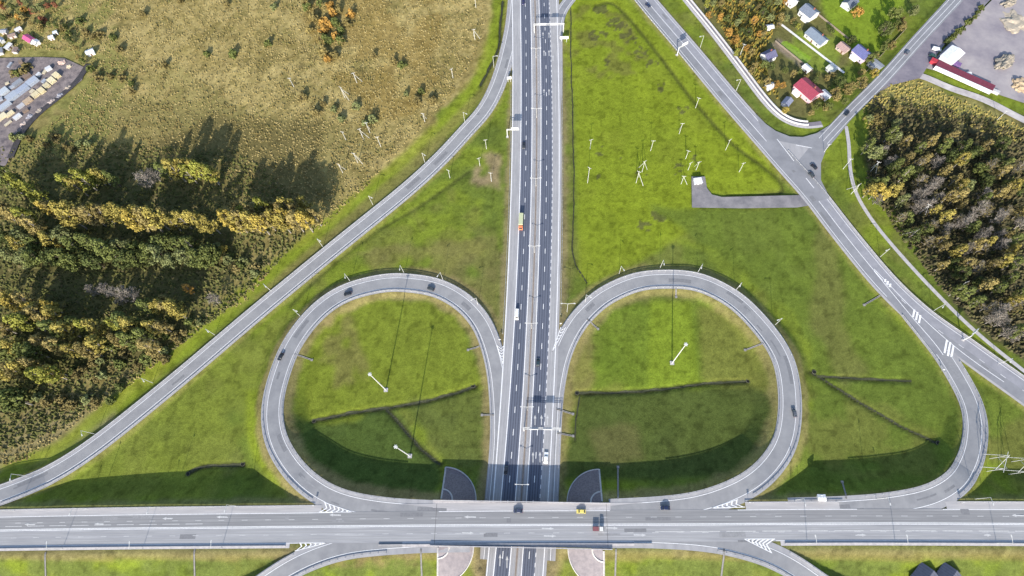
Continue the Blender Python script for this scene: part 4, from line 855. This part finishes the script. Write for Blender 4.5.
# fences round the plots
def fence(a_, b_, lab, h=1.6, c='fence_wood', cc=(.30, .25, .2)):
    A, B = on_ground(*a_), on_ground(*b_); r = empty('garden_fence', A); n = max(2, int((B-A).length/2.6)); m = simple(c, cc)
    vs = [(0, 0, 0), (B.x-A.x, B.y-A.y, B.z-A.z)]; d = (B-A); ang = math.atan2(d.y, d.x); MB().box((d.x/2, d.y/2, h/2+.1), (d.length, .08, h-.2), ang).build('panel', m, r)
    pb = MB()
    for i in range(n+1): MB().box((d.x*i/n, d.y*i/n, h/2), (.16, .16, h+.2), ang).build('post', m, r)
    tag(r, lab, 'fence')
fence((816, 14), (851, 42), 'dark wooden fence between the lawn and the upper plots'); fence((775, 42), (812, 72), 'low wooden fence beside the vegetable strips'); fence((866, 72), (905, 30), 'wooden fence along the side road by the lawn')
# warehouse yard
YA = pang((933, 70), (982, 92))
house(948, 60, 13, 9, R(42), WH, (.82, .82, .84), 'whitehall', 'white-roofed hall at the corner of the gravel yard', 5, .8, False, name='warehouse', cat='warehouse')
p = on_ground(962, 79); r = empty('long_shed', p, YA); MB().box((0, 0, 1.6), (37, 5, 3.4)).build('wall', simple('darkred_wall', (.16, .03, .05)), r); MB().box((0, -.2, 3.45), (37.6, 5.6, .3)).build('roof', simple('darkred_roof', (.17, .035, .06)), r); MB().box((0, -3.2, 2.2), (37.4, .9, 2.8)).build('canopy', simple('panel_white', (.75, .76, .78)), r)
for k in range(8): MB().box((-16+k*4.6, 2.6, 1.3), (2.2, .12, 2.2)).build('door', simple('door_grey', (.3, .3, .32)), r)
tag(r, 'long dark red shed with white front strip along the dirt track', 'shed')
p = on_ground(935.5, 65.5); r = empty('red_kiosk', p, R(-38)); MB().box((0, 0, 1.5), (9, 3, 3.2)).build('wall', simple('bright_red', (.42, .04, .06)), r); MB().box((0, 0, 3.2), (9.4, 3.4, .25)).build('roof', simple('bright_red', (.42, .04, .06)), r); MB().box((1, -1.55, 1.2), (1.2, .1, 2.1)).build('door', simple('door_grey', (.3, .3, .32)), r); tag(r, 'bright red kiosk against the white-roofed hall', 'kiosk')
def pile(u, v, rx, ry, h, ang, m, lab, name='gravel_heap', cat='heap'):
    p = on_ground(u, v); bm = bmesh.new(); bmesh.ops.create_icosphere(bm, subdivisions=4, radius=1)
    for q in bm.verts:
        f = 1+.5*mnoise.noise(q.co*2.2+Vector((u, v, 0)))+.2*mnoise.noise(q.co*6+Vector((u, v, 0))); q.co = Vector((q.co.x*rx*f, q.co.y*ry*f, max(-.3, q.co.z)*h*f*(1 if q.co.z > 0 else .3)))
    me = bpy.data.meshes.new(name); bm.to_mesh(me); bm.free(); me.materials.append(m); o = bpy.data.objects.new(name, me); col.objects.link(o); o.location = p; o.rotation_euler = (0, 0, ang); tag(o, lab, cat)
sand = simple('sand', (.45, .34, .22), amp=.3, scale=.6); sand2 = simple('pale_sand', (.42, .36, .28), amp=.2, scale=.4); rub = simple('rubble', (.34, .30, .24), amp=.5, scale=1.2)
pile(1003, 64, 9, 5, 3.4, R(40), rub, 'rubble heap with a dark shadow in the gravel yard'); pile(1014, 23, 9, 10, 2.0, 0, sand2, 'broad pale sand spread at the top of the gravel yard'); pile(1021, 87, 7, 6, 3, 0, sand, 'orange sand heap at the right edge of the gravel yard')
pile(1008, 4, 6, 3, 2.4, R(30), rub, 'grey rubble heap at the top of the gravel yard')
def container(u, v, L, W, h, ang, c, key, lab, name='storage_container', cat='container'):
    p = on_ground(u, v); r = empty(name, p, ang); m = simple('ct_'+key, c, amp=.15); b = MB(); b.box((0, 0, h/2), (L, W, h))
    n = int(L/.6)
    for i in range(n):
        for s in (-1, 1): b.box((-L/2+L*(i+.5)/n, s*(W/2+.03), h/2), (L/n*.5, .06, h*.9))
    b.build('body', m, r); MB().box((0, 0, h+.05), (L+.1, W+.1, .1)).build('roof', m, r); d_ = MB(); d_.box((L/2+.04, -W/4, h/2), (.08, W/2-.1, h*.9)); d_.build('door', m, r); MB().box((L/2+.04, W/4, h/2), (.08, W/2-.1, h*.9)).build('door', m, r); tag(r, lab, cat)
container(967, 76, 3, 2.4, 2.4, 0, WH, 'w', 'small white cabin on the yard side of the long red shed'); container(990, 91, 10, 2.2, 2, YA, (.5, .5, .5), 'g', 'grey container at the right end of the long red shed'); container(955, 66, 5, 3, 2.6, YA, (.17, .1, .25), 'v', 'dark violet container next to the white-roofed hall')
# hut on the pad
p = on_ground(697, 183); r = empty('transformer_hut', p, R(8)); MB().box((0, 0, 1.3), (4.6, 3.6, 2.8)).build('wall', simple('panel_white', (.75, .76, .78)), r); MB().box((0, 0, 2.8), (5.2, 4.2, .22)).build('roof', simple('roof_white', (.7, .7, .72)), r)
for s in (-1, 1): MB().box((s*1.1, -1.84, 1.1), (1.4, .1, 2.1)).build('door', simple('door_grey', (.3, .3, .32)), r)
MB().box((0, 2.3, 1.0), (3, .9, 2)).build('transformer', simple('dark_steel', (.05, .07, .12)), r); tag(r, 'white transformer hut on the small paved pad', 'hut')
# depot at upper left
YD = pang((30, 100), (62, 76))
k = 0
for (u, v, L, W, h, c, lab) in ((5, 93, 7, 5, 2.2, (.42, .46, .5), 'pale grey stack at the left edge of the depot'), (14, 98, 8, 6, 2.6, (.33, .37, .43), 'large grey stack, lower one in the middle of the depot'),
        (19, 84, 7, 3.2, 2, (.24, .26, .30), 'narrow dark grey stack behind the large grey ones'), (24, 91, 9, 5, 2.6, (.30, .34, .42), 'large blue-grey stack in the middle of the depot'), (34, 83, 8, 5, 2.6, (.34, .38, .45), 'large blue-grey stack, upper right one'),
        (6, 107, 9, 4, 2.0, (.36, .40, .46), 'pale blue stack near the left depot edge'), (3, 118, 7, 4, 1.8, (.62, .55, .38), 'cream timber pack at the lower left of the depot'), (11, 115, 6, 3, 1.6, (.6, .52, .34), 'small cream timber pack beside the dark lane'), (22, 107, 5, 3, 1.6, (.4, .4, .42), 'grey pack between grey and timber stacks')):
    container(u, v, L, W, h, YD, c, 'd%d' % k, lab, 'sheet_stack', 'stack'); k += 1
for i, (u, v) in enumerate(((8, 84), (13, 88), (28, 77), (40, 76), (46, 72), (2, 100), (27, 112), (19, 118), (33, 92), (11, 66), (22, 63), (50, 70), (9, 124), (45, 82))):
    cc_, cn_ = (((.50, .44, .32), 'cream'), ((.30, .33, .38), 'slate'), ((.20, .15, .12), 'brown'), ((.55, .56, .58), 'white'))[i % 4]
    container(u, v, 2.6+(i*7 % 5)*.7, 1.8+(i % 3)*.6, 1.0+(i % 4)*.4, YD+(i % 5-2)*.2, cc_, 'cl'+cn_, 'small %s crate among the depot stacks, %s counted from the pale left stack' % (cn_, ORD[i]), 'storage_crate', 'crate')
def timber(u, v, L, W, h, c, lab):
    global k
    p = on_ground(u, v); r = empty('timber_stack', p, YD); m = simple('timber%d' % k, c, amp=.2, scale=1.5); k += 1; n = int(L/.55)
    for j in range(3):
        b = MB()
        for i in range(n): b.box((-L/2+L*(i+.5)/n, random.uniform(-.15, .15), .2+h*(j+.5)/3), (L/n*.86, W+random.uniform(-.3, .3), h/3*.86))
        b.build('board_layer', m, r)
    tag(r, lab, 'timber stack', 'timber stacks in the depot')
for (u, v, L, W, h, c, lab) in ((29, 102, 6, 4.5, 1.6, (.50, .38, .26), 'brownish timber stack at the lower end of the timber row'), (37, 96, 5, 4, 2, (.66, .57, .36), 'cream timber stack, second from the lower end'), (43, 92, 4, 5, 2.2, (.72, .62, .38), 'cream timber stack in the middle of the row'),
        (48, 87, 4, 4, 2.0, (.62, .54, .34), 'cream timber stack, fourth from the lower end'), (53, 82, 4.5, 5, 2.4, (.76, .67, .44), 'brightest cream timber stack near the upper end'), (58, 77, 4, 5, 2.4, (.74, .64, .40), 'uppermost cream timber stack of the row')): timber(u, v, L, W, h, c, lab)
pile(62, 63, 3.4, 2.6, 1.2, 0, simple('pinksand', (.55, .40, .33), amp=.2), 'pinkish sand heap at the depot entrance'); pile(70, 67, 2.6, 2.2, 1.0, 0, simple('creamsand', (.62, .52, .36), amp=.15), 'small cream sand heap at the depot entrance')
for i, (u, v, c_) in enumerate(((6, 33, 'grey'), (14, 37, 'brown'), (20, 31, 'white'), (10, 48, 'white'), (17, 52, 'brown'), (2, 53, 'grey'))):
    house(u, v, 4+i % 2, 3.2, .4*i, (.45, .43, .42), {'grey': (.32, .33, .36), 'brown': (.26, .19, .16), 'white': (.6, .6, .62)}[c_], 'plot'+c_, 'small %s-roofed plot shed, %s of the cluster at the left edge' % (c_, ORD[i]), 2.2, .6, False, name='shed', cat='shed', win=1)
for i, (u, v) in enumerate(((24, 124), (30, 117), (40, 111), (52, 102), (60, 96), (68, 88))): pile(u, v, 2.8, 1.8, 1.1, YD, simple('debris%d' % (i % 3), ((.5, .42, .38), (.36, .36, .4), (.42, .36, .3))[i % 3], amp=.5, scale=2), 'debris pile along the lower edge of the depot, %s from left' % ORD[i], 'debris_pile', 'debris')
house(31, 41, 8, 4.5, pang((25, 38), (38, 46)), (.6, .6, .62), (.55, .10, .24), 'pink', 'pink-roofed cabin above the depot lane', 2.6, 1.0, False, name='cabin', cat='cabin', win=2)
house(38, 44.5, 3.5, 4, pang((25, 38), (38, 46)), WH, (.7, .7, .72), 'whitecab', 'white-roofed end cabin beside the pink one', 2.5, .8, False, name='cabin', cat='cabin', win=1)
house(53, 39, 3, 3, .4, WH, (.75, .72, .72), 'wc', 'tiny white shed right of the pink cabin', 2.3, .6, False, name='shed', cat='shed', win=1); house(57, 34, 2.4, 2.4, .4, WH, (.5, .56, .6), 'wc2', 'tiny grey shed above the white one', 2.2, .5, False, name='shed', cat='shed', win=1)
house(92, 54, 5, 4, .5, WH, (.72, .74, .78), 'meadowshed', 'white shed standing alone at the meadow edge', 2.6, .8, False, name='shed', cat='shed', win=1)
house(3, 42, 4, 3, -.7, (.5, .5, .5), (.5, .5, .54), 'edgehut', 'grey hut at the left picture edge above the depot', 2.4, .8, False, name='shed', cat='shed', win=1)
house(820, 498, 3, 2.2, 0, WH, (.75, .75, .76), 'roadhut', 'small white cabinet hut on the bank between the east ramps', 2.0, .3, False, name='hut', cat='hut', win=1)
# dark-roofed building at the bottom right
for u, lab in ((922, 'dark peaked roof at the bottom edge, left one'), (945, 'dark peaked roof at the bottom edge, right one')):
    p = on_ground(u, 578); house(u, 578, 9, 9, R(45), (.3, .3, .32), (.10, .11, .15), 'bottom', lab, 2.5, 2.2, False, name='shelter', cat='shelter')

# ------------------------------------------------------------------ trees
def leaf_ramp(c, sp=.35): return [tuple(x*(1-sp) for x in c), c, tuple(min(.9, x*(1+sp)) for x in c)]
LEAF = {'yellow': (.245, .205, .052), 'gold': (.29, .225, .05), 'ochre': (.205, .165, .06), 'green': (.105, .122, .035), 'dark': (.065, .080, .025), 'greygreen': (.15, .165, .065), 'orange': (.31, .18, .045), 'grey': (.155, .135, .115), 'red': (.22, .09, .05), 'dull': (.16, .13, .05), 'lime': (.20, .205, .04)}
for k_, c_ in LEAF.items(): M['leaf_'+k_] = mat('leaf_'+k_, c_, island=leaf_ramp(c_), objrand=.22, rough=.8, spec=.1)
def crown_mesh(kind, h, rx, seed, dens=1.0):
    r = random.Random(seed); vs = []; fs = []
    cl = []
    z0 = h*(.28 if kind != 'shrub' else .12)
    for i in range(int(46*dens)):
        t = r.random(); z = z0+(h-z0)*t
        if kind == 'birch': prof = math.sin(math.pi*min(1, (t*.85+.12)))**.7*(1-.35*t)
        elif kind == 'conifer': prof = (1-t)*.95+.06
        elif kind == 'round': prof = math.sqrt(max(.05, 1-(2*t-.9)**2))
        else: prof = math.sqrt(max(.05, 1-t*t*.9))
        a_ = r.random()*6.283; rr = rx*prof*math.sqrt(r.uniform(.15, 1)); cl.append((rr*math.cos(a_), rr*math.sin(a_), z, rx*r.uniform(.20, .36)))
    sz = {'bare': .28}.get(kind, .42)
    for cx, cy, cz_, cr_ in cl:
        for i in range(int(24*dens if kind != 'bare' else 12)):
            d = Vector((r.gauss(0, 1), r.gauss(0, 1), r.gauss(0, .9))).normalized()*cr_*r.uniform(.5, 1.05); c = Vector((cx, cy, cz_))+d
            n = (d.normalized()+Vector((r.uniform(-.7, .7), r.uniform(-.7, .7), r.uniform(-.2, .9)))).normalized(); e = n.cross(Vector((r.random(), r.random(), r.random()+.1))).normalized(); f = n.cross(e); s = sz*r.uniform(.6, 1.3); k0 = len(vs)
            vs += [c+e*s, c+f*s*.8, c-e*s*.9, c-f*s*.75]; fs.append((k0, k0+1, k0+2, k0+3))
    return vs, fs, cl
def trunk_mb(kind, h, rx, cl, seed):
    r = random.Random(seed); mb = MB(); br_ = .028*h if kind != 'shrub' else .05; top = h*(.93 if kind != 'shrub' else .5)
    pts = [Vector((0, 0, -.4))]; n = 4
    for i in range(1, n+1): pts.append(Vector((r.uniform(-.25, .25)*i/n, r.uniform(-.25, .25)*i/n, top*i/n)))
    br_ = min(.3, br_*.7)
    for i in range(n): mb.tube(pts[i], pts[i+1], br_*(1-.22*i), br_*(1-.22*(i+1)), 5)
    m_ = {'bare': 30, 'shrub': 6}.get(kind, 12)
    for c in cl[:m_]:
        z = max(h*.12, c[2]*.72); mb.tube((0, 0, z), (c[0], c[1], c[2]), .11 if kind != 'bare' else .15, .04, 3)
        if kind == 'bare':
            for q in range(5): mb.tube((c[0]*.7, c[1]*.7, z+(c[2]-z)*.7), (c[0]+r.uniform(-1, 1)*1.2, c[1]+r.uniform(-1, 1)*1.2, c[2]+r.uniform(0, 1.6)), .07, .03, 3)
    return mb
PROTO = {}
def proto(kind, leaf, var):
    key = (kind, leaf, var)
    if key not in PROTO:
        h, rx = {'birch': (16.5, 3.5), 'conifer': (15, 3.0), 'round': (11, 4.1), 'bare': (14, 3.7), 'shrub': (3.2, 2.2)}[kind]
        g = (kind, var)
        if g not in PROTO:
            vs, fs, cl = crown_mesh(kind, h, rx, hash(g[0]) % 7*0+len(kind)*100+var*7, {'shrub': .7}.get(kind, 1.0)); PROTO[g] = (vs, fs, trunk_mb(kind, h, rx, cl, var))
        vs, fs, tb = PROTO[g]; cm = bpy.data.meshes.new('crown'); cm.from_pydata([tuple(v) for v in vs], [], fs); cm.materials.append(M['leaf_'+leaf])
        tk = ('t', kind, var)
        if tk not in PROTO:
            tm = bpy.data.meshes.new('trunk'); tm.from_pydata(tb.v, [], tb.f); tm.materials.append(M['bark'] if kind in ('birch', 'bare') else M['darkbark']); PROTO[tk] = tm
        PROTO[key] = (cm, PROTO[tk], h)
    return PROTO[key]
TNAME = {'birch': ('birch_tree', 'birch'), 'conifer': ('spruce_tree', 'conifer'), 'round': ('broadleaf_tree', 'broadleaf tree'), 'bare': ('bare_tree', 'half-bare tree'), 'shrub': ('shrub', 'shrub')}
LN = {'yellow': 'yellow', 'gold': 'golden', 'ochre': 'ochre', 'green': 'green', 'dark': 'dark green', 'greygreen': 'grey-green', 'orange': 'orange', 'grey': 'grey-brown', 'red': 'reddish', 'lime': 'yellow-green', 'dull': 'olive-brown'}
NT = [0]
def tree(u, v, kind, leaf, s, label, group):
    cm, tm, h = proto(kind, leaf, random.randrange(3)); hh = h*s*.6
    p = P(u, v, hh-.8); gz = ground_z(p.x, p.y); r = empty(TNAME[kind][0], (p.x, p.y, gz), random.random()*6.28); sx = s*random.uniform(.88, 1.15); r.scale = (sx, sx, s)
    c = bpy.data.objects.new('crown', cm); col.objects.link(c); c.parent = r
    t = bpy.data.objects.new('trunk', tm); col.objects.link(t); t.parent = r
    tag(r, label, 'shrub' if kind == 'shrub' else 'tree', group); NT[0] += kind != 'shrub'
def row(a_, b_, n, mix, s, where, group, jit=4):
    """mix = list of (kind, leaf); counted from the left"""
    pts = sorted([(a_[0]+(b_[0]-a_[0])*(i+.5)/n+random.uniform(-jit, jit)*.6, a_[1]+(b_[1]-a_[1])*(i+.5)/n+random.uniform(-jit, jit)) for i in range(n)])
    for i, (u, v) in enumerate(pts):
        kd, lf = random.choice(mix); tree(u, v, kd, lf, s*random.uniform(.82, 1.15)*(1.36 if group == WG else 1.12 if group == 'trees of the east wood' else 1), '%s %s, %s from the left in %s' % (LN[lf], TNAME[kd][1], ORD[i], where), group)
WG = 'trees of the west wood'
Yb, Gb, Ob, Db = ('birch', 'yellow'), ('birch', 'gold'), ('birch', 'ochre'), ('birch', 'green')
row((0, 176), (36, 190), 6, [Db, ('birch', 'lime'), ('round', 'green')], 1.0, 'the far upper-left clump', WG)
row((62, 186), (112, 174), 7, [('conifer', 'green'), ('birch', 'lime'), Yb], .95, 'the small clump above the yellow row', WG)
row((140, 178), (168, 170), 3, [('bare', 'grey'), Db], .8, 'the gap between upper clumps', WG)
row((170, 165), (216, 180), 8, [('birch', 'lime'), Yb, Yb], 1.0, 'the bright northern clump', WG, 7)
row((0, 205), (36, 228), 7, [Yb, ('birch', 'lime'), Ob], 1.0, 'the left start of the yellow row', WG, 6)
row((42, 210), (158, 220), 16, [Yb, Gb, Yb, Ob], 1.1, 'the long yellow row', WG, 4)
row((160, 217), (216, 222), 6, [Yb, Ob, ('bare', 'grey')], .95, 'the right part of the yellow row', WG, 5)
row((226, 222), (316, 216), 14, [Yb, Gb, Ob], 1.05, 'the yellow row beside the ramp', WG, 4)
row((232, 212), (310, 206), 9, [Ob, Yb, ('birch', 'lime')], 1.0, 'the back of that detached row', WG, 4)
row((0, 238), (215, 250), 20, [('round', 'green'), ('round', 'greygreen'), ('birch', 'green'), Yb, ('round', 'dark')], 1.0, 'the upper green row', WG, 6)
row((5, 258), (212, 260), 17, [('round', 'green'), ('round', 'greygreen'), ('round', 'dark')], .95, 'the lower green row', WG, 5)
row((0, 298), (58, 312), 9, [Yb, Ob, Gb], .95, 'the yellow clump below the gap', WG, 7)
row((145, 298), (182, 312), 7, [Ob, Yb, ('birch', 'green')], .85, 'the clump right below the gap', WG, 7)
row((84, 292), (135, 300), 4, [('bare', 'grey')], .8, 'the sparse dark gap', WG, 6)
row((0, 322), (165, 330), 17, [Yb, Ob, ('birch', 'green'), ('birch', 'lime')], .95, 'the upper southern row', WG, 7)
row((0, 345), (150, 346), 15, [Yb, Ob, ('birch', 'green'), ('round', 'green')], .95, 'the lower southern row', WG, 7)
row((0, 368), (60, 372), 7, [Ob, Yb, ('birch', 'lime')], .95, 'the short southwest row', WG, 7)
row((0, 393), (16, 400), 3, [('round', 'dark'), ('birch', 'green')], 1.2, 'the dark corner clump at lower left', WG, 7)
tree(188, 289, 'birch', 'orange', .8, 'lone orange birch at the right end of the dark gap', WG); tree(213, 299, 'bare', 'grey', .9, 'lone pale bare tree nearest the ramp in the west wood', WG); tree(61, 243, 'round', 'gold', .75, 'bright golden tree low in the green rows', WG); tree(223, 248, 'round', 'gold', .6, 'small golden tree at the right end of the green rows', WG)
# east wood
EG = 'trees of the east wood'
east = [(866, 150, 880, 158, 3), (882, 138, 1005, 148, 11), (874, 158, 1024, 163, 15), (872, 176, 1024, 179, 16), (878, 193, 1024, 196, 15), (893, 211, 1024, 212, 14), (908, 229, 1024, 229, 12), (924, 248, 1024, 246, 11), (938, 267, 1024, 265, 9), (956, 288, 1024, 285, 7), (978, 308, 1024, 306, 5)]
en = ['the tiny first row', 'the northernmost full row', 'the second full row', 'the third full row', 'the fourth full row', 'the fifth full row', 'the sixth full row', 'the seventh full row', 'the eighth full row', 'the ninth full row', 'the southernmost row']
for (a_, b_, c_, d_, n), nm in zip(east, en):
    row((a_, b_), (c_, d_), n, [('bare', 'grey')]*2+[('bare', 'dull'), ('birch', 'ochre'), ('birch', 'yellow'), ('round', 'dark'), ('birch', 'green'), ('birch', 'green'), ('birch', 'dull'), ('round', 'green'), ('birch', 'dull'), ('bare', 'dull'), ('birch', 'greygreen')], .82, nm+' of the wood', EG, 8)
row((994, 322), (1022, 338), 5, [('bare', 'grey'), ('birch', 'green')], .85, 'the south tip of the wood', EG, 6)
row((866, 125), (905, 112), 5, [('round', 'ochre'), ('round', 'greygreen')], .6, 'the low edge above the wood', EG, 8)
row((868, 188), (885, 200), 3, [('birch', 'yellow'), ('birch', 'gold')], .9, 'the yellow trio at the wood\'s west tip', EG, 4)
# grove round the houses
HG = 'trees round the houses'
mixg = [('round', 'ochre'), ('round', 'green'), ('round', 'dull'), ('birch', 'lime'), ('round', 'greygreen'), ('round', 'orange'), ('round', 'dark')]
for (a_, b_, c_, d_, n, nm) in ((700, 2, 790, 4, 10, 'the top row of the grove'), (706, 16, 782, 18, 9, 'the second row of the grove'), (722, 33, 768, 34, 6, 'the third row of the grove'), (735, 50, 757, 52, 3, 'the fourth row of the grove'), (744, 66, 775, 72, 4, 'the fifth row of the grove'), (762, 86, 790, 84, 3, 'the row above the red roof')):
    row((a_, b_), (c_, d_), n, mixg, .62, nm, HG, 6)
for u, v, kd, lf, s, lab in ((858, 12, 'round', 'orange', .9, 'big orange tree on the bright lawn'), (850, 88, 'round', 'ochre', .9, 'ochre tree left of the side road by the red roof'), (862, 82, 'round', 'ochre', .9, 'ochre tree hanging over the side road'), (874, 73, 'round', 'gold', .7, 'golden tree at the side road by the garage'), (840, 82, 'round', 'dark', .9, 'dark tree between violet house and red roof'),
                             (836, 92, 'round', 'ochre', .8, 'ochre tree just right of the red roof annex'), (828, 106, 'round', 'green', .7, 'green tree below the red roof annex'), (786, 110, 'round', 'gold', .5, 'golden bush-like tree by the barrier fence'), (886, 28, 'round', 'dark', 1.0, 'dark tree at the right edge of the lawn'), (896, 12, 'round', 'green', 1.0, 'green tree at the top right of the lawn'), (902, 26, 'round', 'ochre', .7, 'ochre tree between lawn and side road'),
                             (892, 45, 'round', 'ochre', .7, 'ochre tree halfway up the side road'), (914, 10, 'round', 'greygreen', .8, 'grey-green tree beside the side road at the top'), (832, 30, 'round', 'dark', .5, 'small dark tree beside the wooden fence'), (798, 26, 'round', 'lime', .5, 'small yellow-green tree between two grey roofs'), (852, 40, 'round', 'dark', .7, 'dark tree above the violet house')):
    tree(u, v, kd, lf, s, lab, HG)
row((782, 72), (838, 78), 8, [('round', 'green'), ('round', 'dark'), ('round', 'ochre')], .5, 'the garden row above the red roof', HG, 6)
row((778, 20), (800, 24), 4, mixg, .5, 'the garden row near the top houses', HG, 5)
row((862, 70), (905, 20), 9, [('round', 'greygreen'), ('round', 'ochre'), ('round', 'green')], .6, 'the slanting row along the side road', HG, 5)
row((810, 112), (848, 96), 7, [('round', 'ochre'), ('round', 'green'), ('round', 'dark')], .55, 'the row below the red roof', HG, 5)
row((946, 44), (984, 6), 10, [('shrub', 'dark'), ('shrub', 'green')], 1.0, 'the dark hedge line beside the yard', HG, 1.5)
row((0, 3), (60, 8), 8, [('round', 'red'), ('round', 'dark'), ('round', 'orange'), ('round', 'greygreen')], .55, 'the top left corner row', HG, 4)
row((0, 20), (70, 24), 8, [('round', 'dark'), ('round', 'ochre'), ('round', 'green')], .5, 'the row above the pink cabin', HG, 5)
row((62, 34), (86, 62), 5, [('round', 'dark'), ('round', 'green'), ('round', 'ochre')], .5, 'the row beside the lone shed', HG, 4)
row((8, 72), (30, 66), 4, [('shrub', 'dull'), ('shrub', 'green')], 1.3, 'the strip inside the depot', HG, 3)
print('TREES', NT[0])
# shrubs
SG = 'shrubs in the meadow'
for (a_, b_, c_, d_, n, nm) in ((300, 8, 350, 10, 8, 'the top of the orange scrub'), (308, 22, 348, 24, 8, 'the second line of the orange scrub'), (316, 38, 346, 38, 6, 'the third line of the orange scrub'), (322, 54, 340, 56, 4, 'the foot of the orange scrub')):
    row((a_, b_), (c_, d_), n, [('shrub', 'orange'), ('shrub', 'ochre'), ('shrub', 'green')], 1.5, nm, SG, 6)
for (a_, b_, c_, d_, n, nm) in ((372, 58, 410, 70, 3, 'the scrub between poles and verge'), (405, 95, 440, 90, 5, 'the scrub near the ramp bend'), (300, 100, 380, 120, 8, 'the scrub around the pole cluster'), (60, 20, 120, 45, 8, 'the scrub right of the pink cabin'), (0, 8, 45, 18, 8, 'the top left corner scrub'), (80, 70, 140, 90, 7, 'the scrub below the lone white shed'),
                                (10, 140, 90, 150, 9, 'the scrub above the west wood'), (215, 245, 255, 275, 9, 'the brown scrub beside the west wood'), (70, 375, 120, 365, 8, 'the scrub under the southern rows'), (30, 400, 120, 395, 9, 'the scrub nearest the ramp at lower left'), (160, 340, 200, 320, 6, 'the scrub between wood and ramp'), (100, 360, 170, 352, 9, 'the green scrub south of the wood'), (120, 5, 290, 12, 4, 'the sparse scrub along the top edge'), (150, 60, 290, 40, 4, 'the sparse scrub in mid meadow')):
    mm = [('shrub', 'red'), ('shrub', 'orange'), ('shrub', 'ochre')] if 'corner' in nm else [('shrub', 'green'), ('shrub', 'dull'), ('shrub', 'greygreen'), ('shrub', 'dull')]
    row((a_, b_), (c_, d_), n, mm, 1.25, nm, SG, 9)

# ------------------------------------------------------------------ reeds and undergrowth (uncountable)
def scatter(name, poly, n, hmin, hmax, wdt, island, seed, keep=None, jit=.5):
    r = np.random.default_rng(seed); us = [q[0] for q in poly]; vs_ = [q[1] for q in poly]; u = r.uniform(min(us), max(us), n); v = r.uniform(min(vs_), max(vs_), n); ok = inpoly(poly, u, v); u, v = u[ok], v[ok]; V_ = []; F_ = []
    for a_, b_ in zip(u, v):
        p = P(a_, b_, -.9)
        if keep and not keep(p): continue
        z = ground_z(p.x, p.y)-.1; h = r.uniform(hmin, hmax); t0 = r.uniform(0, 6.28)
        k0 = len(V_); s = wdt*r.uniform(.6, 1.4); lx, ly = r.uniform(-jit, jit, 2)
        for q in range(4): V_.append((p.x+s*math.cos(t0+q*1.571), p.y+s*math.sin(t0+q*1.571)*r.uniform(.6, 1), z+h*.1*r.random()))
        V_.append((p.x+lx, p.y+ly, z+h)); F_ += [(k0, k0+1, k0+4), (k0+1, k0+2, k0+4), (k0+2, k0+3, k0+4), (k0+3, k0, k0+4)]
    o = mesh_obj(name, V_, F_, mat(name+'_leaf', (1, 1, 1), island=island, rough=1, spec=.05)); return tag(o, kind='stuff')
def clear(p): # keep clumps off roads and yards
    for rd in ('west_ramp', 'footpath'):
        for q in ROADS[rd]['L'][::4]:
            if (q.xy-p.xy).length < ROADS[rd]['hw']+4: return False
    return True
woodm = [(-80, 170), (60, 160), (215, 150), (240, 205), (320, 205), (310, 235), (245, 290), (200, 320), (120, 375), (30, 440), (-80, 460)]
yardm = [(-80, 50), (70, 50), (95, 66), (85, 85), (0, 180), (-80, 230)]
mpoly = [(-30, -30), (486, -30), (486, 30), (468, 70), (432, 118), (398, 152), (365, 188), (322, 228), (292, 245), (248, 300), (195, 330), (140, 378), (85, 418), (30, 458), (-30, 475)]
def clear_m(p):
    u_, v_ = to_px(np.array([p.x]), np.array([p.y]), -.5); return not (inpoly(yardm, u_, v_)[0] or inpoly(woodm, u_, v_)[0])
o = scatter('reed_clumps', mpoly, 42000, .4, 1.3, .62, [(.13, .11, .045), (.20, .16, .065), (.245, .20, .085), (.30, .245, .11)], 3, clear_m); tag(o, 'tan reed and tall dry grass clumps covering the western meadow', 'reeds')
def patchy(p):
    j = int(np.searchsorted(ys, p.y)); i = int(np.searchsorted(xs, p.x)); return clear_m(p) and n5[min(j, len(ys)-1), min(i, len(xs)-1)] > .535
o = scatter('meadow_scrub', mpoly, 17000, .4, 1.5, .95, [(.085, .075, .03), (.13, .105, .04), (.16, .125, .048), (.12, .115, .04)], 13, patchy); tag(o, 'darker brown and green scrub patches in the tan western meadow', 'scrub')
o = scatter('undergrowth', [(-20, 150), (60, 140), (240, 150), (320, 215), (300, 240), (240, 300), (180, 345), (60, 430), (-20, 460)], 15000, .5, 2.0, 1.2, [(.06, .062, .024), (.085, .088, .030), (.105, .112, .036), (.12, .10, .05)], 4); tag(o, 'dark undergrowth between the trees of the west wood', 'undergrowth')
o = scatter('woodland_floor', [(868, 112), (900, 98), (985, 118), (1040, 140), (1040, 370), (985, 332), (935, 282), (895, 228), (868, 185)], 7500, .6, 2.6, 1.3, [(.04, .038, .02), (.075, .065, .035), (.10, .088, .045), (.08, .085, .03)], 5); tag(o, 'grey-brown brushwood covering the floor of the east wood', 'undergrowth')
o = scatter('grove_undergrowth', [(694, -20), (800, -20), (770, 40), (762, 60), (780, 100), (770, 98), (735, 52)], 2600, 1.0, 3.2, 1.1, [(.06, .06, .02), (.14, .12, .03), (.25, .17, .04), (.12, .14, .03)], 6); tag(o, 'mixed undergrowth of the grove beside the frontage lane', 'undergrowth')
o = scatter('edge_scrub', [(860, 112), (885, 84), (915, 80), (990, 112), (1024, 128), (1024, 145), (940, 118), (900, 112), (872, 140)], 2600, .5, 1.6, .8, [(.12, .12, .03), (.24, .2, .06), (.32, .25, .09), (.2, .2, .05)], 8); tag(o, 'ochre scrub between the dirt track and the east wood', 'scrub')
